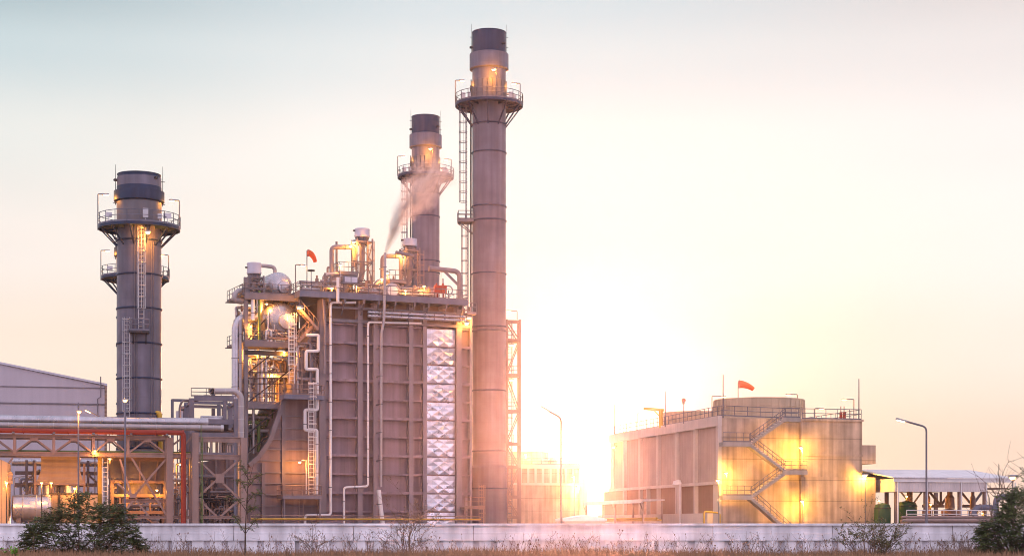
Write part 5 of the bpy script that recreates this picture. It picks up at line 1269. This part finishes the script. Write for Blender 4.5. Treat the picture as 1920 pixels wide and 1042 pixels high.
def gtank(px0, px1, pyt, v, label):
    a_, b_ = E.u(px0, v), E.u(px1, v); r = (b_-a_)/2; z = E.z(px0, pyt, v)
    rt = thing('green_tank', label, 'tank', E, ((a_+b_)/2, v, 0))
    MB().lathe(((a_+b_)/2, v, 0), [(r, 0), (r, z-.6), (r*.85, z-.2), (.01, z)], 28).build('shell', M['tankgreen'], rt)
    MB().torus(((a_+b_)/2, v, z-.62), r, .05, 28).torus(((a_+b_)/2, v, 1.6), r, .05, 28).build('hoop', M['darksteel'], rt)
gtank(1681, 1718, 938, 2.5, 'round green tank just inside the left shed column')
gtank(1640, 1669, 942, 1.0, 'dark green tank between concrete tower and shed')
op = thing('elbow_pipe', 'fat grey elbow pipes at the right end of the shed', 'pipe', E, (E.u(1845,-.6), -.6, 0))
MB().tube([(E.u(1826,-.6), -.6, 0), (E.u(1826,-.6), -.6, E.z(1830,951,-.6)), (E.u(1866,-.6), -.6, E.z(1830,951,-.6)), (E.u(1866,-.6), -.6, 0)], .38, 12, .9).build('pipe_run', M['bluesteel'], op)
MB().tube([(E.u(1867,-1.3), -1.3, 0), (E.u(1867,-1.3), -1.3, E.z(1870,931,-1.3)), (E.u(1890,-1.3), -1.3, E.z(1870,931,-1.3))], .34, 12, .8).build('pipe_branch', M['bluesteel'], op)
MB().torus((E.u(1826,-.6), -.6, E.z(1830,966,-.6)), .42, .08, 16).torus((E.u(1829,-.6)+.6, -.6, E.z(1830,951,-.6)), .4, .07, 16, (1,0,0)).build('flange', M['steel'], op)
rr = thing('shed_railing', 'tan handrail and low pipes in front of the open shed', 'railing', E, (E.u(1770,-2.5), -2.5, 0))
MB().rail([(E.u(1700,-2.5), -2.5, E.z(1700,972,-2.5)), (E.u(1862,-2.5), -2.5, E.z(1700,972,-2.5))], 1.0, 1.5, .045).build('railing', M['white'], rr)
MB().box((E.u(1700,-2.3), -2.4, .003), (E.u(1862,-2.3), -.5, E.z(1700,973,-2.5))).build('walkway', M['rack'], rr)
MB().tube([(E.u(1690,-3), -3, 3.0), (E.u(1862,-3), -3, 3.0)], .16, 8).tube([(E.u(1690,-3.4), -3.4, 2.6), (E.u(1862,-3.4), -3.4, 2.6)], .2, 8).build('pipe_run', M['rack'], rr)
for p, e, lb in (((1648,938,-.6),350,'lit lamp between the concrete tower and green tank'),((1745,945,5),900,'lit lamp deep under the shed near the street lamp'),((1842,962,.5),350,'lit lamp by the grey elbow pipes'),((1700,930,6),900,'lit lamp under the shed roof above the green tank'),((1800,935,8),700,'lit lamp under the middle of the shed roof')):
    q = E.loc(*p); rt = thing('shed_lamp', lb, 'lamp', E, (q.x, q.y, 0)); flood(q, MB().tube([(q.x, q.y, 0), (q.x, q.y, q.z-.12)], .05, 5).build('post', M['darksteel'], rt), e*.6, 'sodium', .17, .15)
r_, t_ = mast_lamp(1899, 150, 897, 1899, 897, 0, 'lamp glowing through the dead branches at the right edge', 'steel', .08)
flood(t_ + Vector((0,0,.1)), r_, 900, 'sodium', .34, -.4)
# ------------------------------------------------------------------ boundary wall
BW = FR(0, 100, -.12 * 57.3 / 57.3)
bw = thing('boundary_wall', 'long white precast boundary wall across the foreground', 'wall', BW, (0, 0, 0))
zt_w = 2.0 + (985 - 980.5) / F * 100
MB().box((-60, -.24, zt_w-.12), (60, .22, zt_w)).build('coping', M['wallw'], bw)
pnl = MB()
x = -60; rnd = random.Random(9)
while x < 60:
    w = 3.4; t = rnd.random()*.02
    pnl.box((x+.02, -.08-t, zt_w-.58), (x+w-.02, .14, zt_w-.123)); pnl.box((x+.02, -.14-t, zt_w-.97), (x+w-.02, .14, zt_w-.60)); x += w
pnl.build('wall_panel', M['wallw'], bw)
MB().box((-60, .12, -.2), (60, .17, zt_w-.93)).build('lower_panel', M['walld'], bw)
pp = MB(); x = -60
while x < 60: pp.box((x, -.05, -.2), (x+.66, .119, zt_w-.975)); x += 1.02
pp.build('wall_rib', M['wallw'], bw)
pp = MB(); x = -60
while x < 60: pp.box((x-.07, -.175, -.2), (x+.07, -.03, zt_w-.125)); x += 6.8
pp.build('wall_post', M['wallw'], bw)

# ------------------------------------------------------------------ dry grass and weeds
def grass_field(seed, n):
    rnd = random.Random(seed); g = MB()
    for i in range(n):
        y = 82 + 17.3 * rnd.random(); x = (rnd.random()*2 - 1) * (y * .31 + 4)
        c = math.sin(x*.9 + 3*math.sin(y*.31)) * .5 + math.sin(x*.23+1.3) * .5
        h = (.54 + .13 * c + .34 * rnd.random()**2.2) * (1.0 if y > 90 else .85)
        a = rnd.random()*6.28; w = .016 + .016*rnd.random(); lx = (rnd.random()-.5)*.5*h; ly = (rnd.random()-.5)*.5*h
        dx, dy = math.cos(a)*w, math.sin(a)*w
        p0 = Vector((x-dx, y-dy, 0)); p1 = Vector((x+dx, y+dy, 0)); m = Vector((x+lx*.4, y+ly*.4, h*.6)); t = Vector((x+lx, y+ly, h))
        g.add([p0, p1, m + Vector((dx,dy,0))*.8, m - Vector((dx,dy,0))*.8, t], [(0,1,2,3),(3,2,4)])
    return g
solo('grass', grass_field(5, 52000), M['grass'], 'dry brown grass along the foot of the white wall', 'grass', W0, (0, 0, 0), kind='stuff')
wd = MB(); rnd = random.Random(12)
for i in range(1150):
    y = 92 + rnd.random()*7; x = (rnd.random()*2-1)*32
    dens = .5 + .5*math.sin(x*.8)*math.sin(x*.21+2)
    if rnd.random() > .25 + .75*dens: continue
    h = .7 + rnd.random()**1.6*1.05; p = Vector((x, y, 0)); d = Vector((rnd.gauss(0,.25), rnd.gauss(0,.15), 1))
    pts = [p]; 
    for k in range(4): pts.append(pts[-1] + d*h/4); d = d + Vector((rnd.gauss(0,.18), rnd.gauss(0,.1), 0))
    wd.tube(pts, [.012,.01,.008,.006,.004], 3)
    for k in range(rnd.randint(2, 7)):
        q = pts[rnd.randint(1, 3)].lerp(pts[4], rnd.random()*.5); e = q + Vector((rnd.gauss(0,.16), rnd.gauss(0,.1), .08 + rnd.random()*.28))
        wd.tube([q, e], [.007, .004], 3)
        if rnd.random() < .4:
            s = .02 + .02*rnd.random(); wd.add([e + Vector((-s,0,0)), e + Vector((0,.01,s*2)), e + Vector((s,0,0)), e + Vector((0,0,-s))], [(0,1,2,3)])
solo('weeds', wd, M['twig'], 'dry leafless weed stalks in front of the white wall', 'weeds', W0, (0, 0, 0), kind='stuff')

# ------------------------------------------------------------------ shrubs and small trees
def leafcard(mb, p, d, L, w, rnd):
    d = d.normalized(); s = d.cross(Vector((rnd.gauss(0,1), rnd.gauss(0,1), rnd.gauss(0,1)))).normalized() * w
    mb.add([p, p + d*L*.5 + s, p + d*L, p + d*L*.5 - s], [(0,1,2,3)])
def frond(leaf, twig, p, d, L, droop, n, ll, lw, rnd):
    pts = [p]; q = p.copy(); d = d.normalized()
    for k in range(6):
        q = q + d * L / 6; pts.append(q.copy()); d = (d + Vector((rnd.gauss(0,.06), rnd.gauss(0,.06), -droop))).normalized()
    twig.tube(pts, [.010,.009,.008,.007,.006,.005,.004], 3, 0, False)
    for k in range(n):
        t = (k + .5) / n * 6; i = min(5, int(t)); c = pts[i].lerp(pts[i+1], t - i); ax = (pts[i+1]-pts[i]).normalized()
        for s in (-1, 1):
            side = ax.cross(Vector((0,0,1))).normalized() * s
            leafcard(leaf, c, side + ax*.5 + Vector((0,0,rnd.gauss(-.1,.25))), ll*(.7+.6*rnd.random()), lw, rnd)
def big_bush(cx, cy, halfw, h, label, n, seed, profile, mats=('leafdark','leafmid'), depth=1.3, ll=.16, lw=.022, name='bush', dead=0, z0=0):
    rnd = random.Random(seed); root = thing(name, label, 'bush', W0, (cx, cy, 0))
    leaves = [MB() for _ in mats]; tw = MB(); st = MB()
    for i in range(16):
        a = rnd.random()*6.28; e = Vector((cx + halfw*.75*rnd.uniform(-1,1), cy + depth*.6*math.sin(a), h*rnd.uniform(.35,.75)))
        b = Vector((cx + rnd.uniform(-.5,.5)*halfw*.5, cy + rnd.uniform(-.3,.3), 0)); m = b.lerp(e, .5) + Vector((rnd.gauss(0,.2), rnd.gauss(0,.2), .15))
        st.tube([b, m, e], [.05,.035,.015], 5)
    i = 0
    while i < n:
        fx = rnd.uniform(-1, 1); top = profile(fx) * h
        z = z0 + top * rnd.random()**.7
        if z > top: continue
        y = cy + rnd.gauss(0, .5) * depth * math.sqrt(max(.05, 1 - fx*fx))
        # gaps between clumps
        if math.sin(fx*halfw*2.3 + seed) * math.sin(z*3.1 + fx*4) * math.sin(y*2.7) > .28 and rnd.random() < .75: i += 1; continue
        p = Vector((cx + fx*halfw*.93, y, z))
        out = Vector((fx*1.1 + rnd.gauss(0,.6), rnd.gauss(0,.6), .30 + .5*(z/h) + rnd.gauss(0,.35)))
        frond(leaves[0 if rnd.random() < .52 else 1], tw, p, out, .35 + rnd.random()*.35, .10 + .12*rnd.random(), 9, ll, lw, rnd); i += 1
    for k, (l_, mm) in enumerate(zip(leaves, mats)): l_.build('foliage', M[mm], root)
    tw.build('twigs', M['bark'], root); st.build('stems', M['bark'], root)
    for k in range(dead): pass
    return root
def prof_left(f):
    x = (f + 1) / 2       # photo: low left skirt, high crown right of middle
    return max(.12, .55 + .45*math.sin(min(1, x*1.05)*math.pi)**.8 - .35*max(0, .32-x)*2 + .10*math.sin(x*17) - .55*max(0, x-.82)*2.4)
big_bush(X(158, 94), 94, 118/F*94, 2 + (985-938)/F*94, 'broad dark green feathery bush in front of the wall at the left', 1500, 4, prof_left)
def prof_right(f):
    x = (f + 1) / 2; return min(1.0, .30 + x*1.15) + .06*math.sin(x*23)
big_bush(X(1915, 93), 93, 80/F*93, 2 + (985-888)/F*93, 'tall dark green bush cut by the right edge of the view', 1500, 8, prof_right, depth=1.5)
def prof_shrub(f):
    return max(.1, .62 + .38*math.cos(f*1.35)) * (1 + .10*math.sin(f*19))
def twig_shrub(cx, cy, halfw, h, label, n, seed, leafm='dryleaf', leaves=7, spread=1.0, name='shrub', ls=.05, r0=.022):
    rnd = random.Random(seed); root = thing(name, label, 'shrub', W0, (cx, cy, 0)); st, lf = MB(), MB()
    def grow(p, d, L, r, lv):
        pts = [p]; q = p.copy()
        for k in range(4):
            d = (d + Vector((rnd.gauss(0,.14), rnd.gauss(0,.12), .03))).normalized(); q = q + d*L/4; pts.append(q.copy())
        st.tube(pts, [r, r*.9, r*.8, r*.7, r*.55], 4)
        for k in range(leaves if lv < 2 else leaves//3):
            c = pts[rnd.randint(1,3)].lerp(pts[4], rnd.random()); leafcard(lf, c, Vector((rnd.gauss(0,1), rnd.gauss(0,1), rnd.gauss(.2,.7))), ls*(1+rnd.random()), ls*.35, rnd)
        if lv > 0:
            for k in range(rnd.randint(2, 3)):
                c = pts[rnd.randint(1, 4)]; grow(c, d + Vector((rnd.gauss(0,.55), rnd.gauss(0,.45), rnd.gauss(.05,.3))), L*(.55+.25*rnd.random()), r*.6, lv-1)
    for i in range(n):
        t = rnd.uniform(-1, 1); b = Vector((cx + t*halfw*.25, cy + rnd.gauss(0,.15), 0))
        grow(b, Vector((t*halfw/h*1.0*spread, rnd.gauss(0,.25), 1)), h*(.5 + .18*rnd.random()) * (1-.25*abs(t)), r0, 3)
    st.build('stems', M['twig'], root); lf.build('foliage', M[leafm], root); return root
twig_shrub(X(770, 94), 94, 40/F*94, 2 + (985-940)/F*94, 'nearly bare twiggy shrub in front of the quilted panel', 9, 21, 'dryleaf', 6)
twig_shrub(X(1632, 94), 94, 85/F*94, 2 + (985-962)/F*94, 'wide sparse leafy shrub right of the concrete tower', 20, 33, 'leafolive', 9, 1.15, 'shrub', .06)
twig_shrub(X(1800, 95), 95, 50/F*95, 1.5, 'thin dry shrub below the elbow pipes', 7, 35, 'dryleaf', 3)
twig_shrub(X(585, 95), 95, 25/F*95, 1.75, 'wispy dry shrub right of the sapling', 5, 36, 'dryleaf', 4)
# bare branches rising over the right bush
twig_shrub(X(1905, 96), 96, 42/F*96, 2 + (985-850)/F*96, 'leafless branching tree top above the right bush', 8, 41, 'dryleaf', 1, 1.0, 'bare_tree', .05, .042)
# sapling
rnd = random.Random(17); sx, sy = X(460, 92), 92
sp = thing('sapling', 'slender young tree with sparse feathery leaves before the boiler inlet', 'tree', W0, (sx, sy, 0))
tk, lf, tw = MB(), MB(), MB()
zf_ = 2 + (985-1000)/F*92
tk.tube([(sx, sy, 0), (sx-.01, sy, zf_*.5), (sx, sy, zf_+.1), (sx+.05, sy, zf_+1.2), (sx+.12, sy, zf_+2.4), (sx+.45, sy, zf_+3.7)], [.05,.045,.042,.03,.02,.008], 6)
br_ = [((0,0,zf_),(-.45,.1,zf_+.7),(-.6,.1,zf_+1.0)), ((0,0,zf_),(.4,-.1,zf_+.55),(.85,-.1,zf_+1.0)), ((.05,0,zf_+1.2),(-.35,.1,zf_+1.75),(-.95,.1,zf_+2.0)),
       ((.08,0,zf_+1.6),(.45,0,zf_+2.1),(.75,.1,zf_+2.15)), ((.1,0,zf_+2.1),(-.2,.1,zf_+2.7),(-.5,.1,zf_+2.85)), ((.12,0,zf_+2.4),(.5,0,zf_+2.9),(.95,0,zf_+3.1)), ((.2,0,zf_+2.8),(-.1,0,zf_+3.3),(-.3,0,zf_+3.6)), ((.04,0,zf_+1.0),(.35,.1,zf_+1.35),(.5,0,zf_+1.4))]
O = Vector((sx, sy, 0))
for b in br_:
    P = [O + Vector(q) for q in b]; tk.tube(P, [.022,.015,.007], 4)
    for k in range(24):
        t = .2 + .8*rnd.random(); c = P[0].lerp(P[1], t*2) if t < .5 else P[1].lerp(P[2], t*2-1)
        frond(lf, tw, c, Vector((rnd.gauss(0,1), rnd.gauss(0,.6), rnd.gauss(.1,.4))), .22+.2*rnd.random(), .14, 8, .075, .016, rnd)
tk.build('trunk', M['bark'], sp); lf.build('foliage', M['leafmid'], sp); tw.build('twigs', M['twig'], sp)
# bright weed at the bottom left
rnd = random.Random(23); bx_, by_ = X(27, 88), 88
bwd = thing('leafy_weed', 'bright green broad leaved weed at the bottom left corner', 'weed', W0, (bx_, by_, 0)); lf, st = MB(), MB()
for i in range(10):
    e = Vector((bx_ + rnd.gauss(0,.33), by_ + rnd.gauss(0,.2), .45 + rnd.random()*.5)); st.tube([(bx_ + rnd.gauss(0,.08), by_, 0), e], [.014,.008], 4)
    for k in range(7):
        d = Vector((rnd.gauss(0,1), rnd.gauss(0,.7), rnd.gauss(.3,.4))).normalized(); s = d.cross(Vector((0,rnd.gauss(0,.5),1))).normalized()
        L_ = .12 + .08*rnd.random(); p = e + Vector((0,0,-.08*rnd.random()))
        lf.add([p, p+d*L_*.3+s*L_*.3, p+d*L_*.75+s*L_*.24, p+d*L_, p+d*L_*.75-s*L_*.24, p+d*L_*.3-s*L_*.3], [(0,1,2,3,4,5)])
lf.build('foliage', M['leafbright'], bwd); st.build('stems', M['leafmid'], bwd)

# ------------------------------------------------------------------ steam from the vent
pa = Vector((X(722, 203), 203.5, 2 + (985-474)/F*203)); Lp = 13.5
pb = Vector((X(852, 203), 206, 2 + (985-296)/F*203))
sv = MB(); Lp = (pb-pa).length
for k in range(1): sv.lathe((0,0,0), [(.25, 0), (1.3, Lp*.1), (3.0, Lp*.3), (4.6, Lp*.6), (5.2, Lp*.9), (4.8, Lp), (.01, Lp+.3)], 24).disc((0,0,0), .25, 24)
stm = solo('steam_plume', sv, M['white'], 'white steam blowing from the vent pipe across the far stack', 'steam', W0, (0, 0, 0), kind='stuff')
stm.location = pa; stm.rotation_euler = (pb-pa).to_track_quat('Z', 'Y').to_euler()
sm = bpy.data.materials.new('steam'); sm.use_nodes = True; nt = sm.node_tree; n = nt.nodes; l = nt.links; n.clear()
out = n.new('ShaderNodeOutputMaterial'); vol = n.new('ShaderNodeVolumePrincipled'); l.new(vol.outputs[0], out.inputs['Volume'])
vol.inputs['Color'].default_value = (.97, .95, .95, 1); vol.inputs['Anisotropy'].default_value = .45
tc = n.new('ShaderNodeTexCoord'); sx_ = n.new('ShaderNodeSeparateXYZ'); l.new(tc.outputs['Object'], sx_.inputs[0])
def mm(op, a, b=None):
    k = n.new('ShaderNodeMath'); k.operation = op
    for i, x in enumerate((a, b)):
        if x is None: continue
        if isinstance(x, (int, float)): k.inputs[i].default_value = x
        else: l.new(x, k.inputs[i])
    return k.outputs[0]
tt = mm('DIVIDE', sx_.outputs[2], Lp)
wn = n.new('ShaderNodeTexNoise'); wn.inputs['Scale'].default_value = .42; wn.inputs['Detail'].default_value = 3; l.new(tc.outputs['Object'], wn.inputs['Vector'])
ws = n.new('ShaderNodeSeparateXYZ'); l.new(wn.outputs['Color'], ws.inputs[0])
amp = mm('MULTIPLY', tt, 5.0)
bend = mm('MULTIPLY', mm('MULTIPLY', tt, mm('SUBTRACT', 1.0, tt)), 5.2)
xx = mm('ADD', sx_.outputs[0], mm('MULTIPLY', mm('SUBTRACT', ws.outputs[0], .5), amp))
yy = mm('SUBTRACT', mm('ADD', sx_.outputs[1], mm('MULTIPLY', mm('SUBTRACT', ws.outputs[1], .5), amp)), bend)
rad = mm('SQRT', mm('ADD', mm('MULTIPLY', xx, xx), mm('MULTIPLY', yy, yy)))
Rz = mm('ADD', mm('MULTIPLY', sx_.outputs[2], 3.5/Lp), .18)
fall = mm('MAXIMUM', mm('SUBTRACT', 1.0, mm('DIVIDE', rad, Rz)), 0.0)
mp = n.new('ShaderNodeMapping'); mp.inputs['Scale'].default_value = (.8, .8, .42); l.new(tc.outputs['Object'], mp.inputs['Vector'])
nz_ = n.new('ShaderNodeTexNoise'); nz_.inputs['Scale'].default_value = 1.0; nz_.inputs['Detail'].default_value = 4; nz_.inputs['Distortion'].default_value = 1.7; l.new(mp.outputs[0], nz_.inputs['Vector'])
nn = mm('MAXIMUM', mm('MULTIPLY', mm('SUBTRACT', nz_.outputs['Fac'], .36), 4.0), 0.0)
endf = mm('MAXIMUM', mm('SUBTRACT', 1.0, mm('POWER', mm('DIVIDE', sx_.outputs[2], Lp), 1.3)), 0.0)
dens = mm('MULTIPLY', mm('MULTIPLY', mm('POWER', fall, 1.0), nn), mm('MULTIPLY', endf, mm('DIVIDE', 6.0, Rz)))
l.new(dens, vol.inputs['Density']); stm.data.materials[0] = sm

# ------------------------------------------------------------------ render settings
scene.view_settings.view_transform = 'Standard'; scene.view_settings.look = 'None'
scene.view_settings.exposure = 0; scene.view_settings.gamma = 1
cy_ = scene.cycles
cy_.max_bounces = 6; cy_.diffuse_bounces = 3; cy_.glossy_bounces = 3; cy_.volume_bounces = 0; cy_.transmission_bounces = 2
cy_.use_denoising = True; cy_.filter_width = .95
try:
    cy_.volume_max_steps = 96; cy_.volume_step_rate = 1.0
    cy_.sample_clamp_indirect = 3.0
except Exception: pass
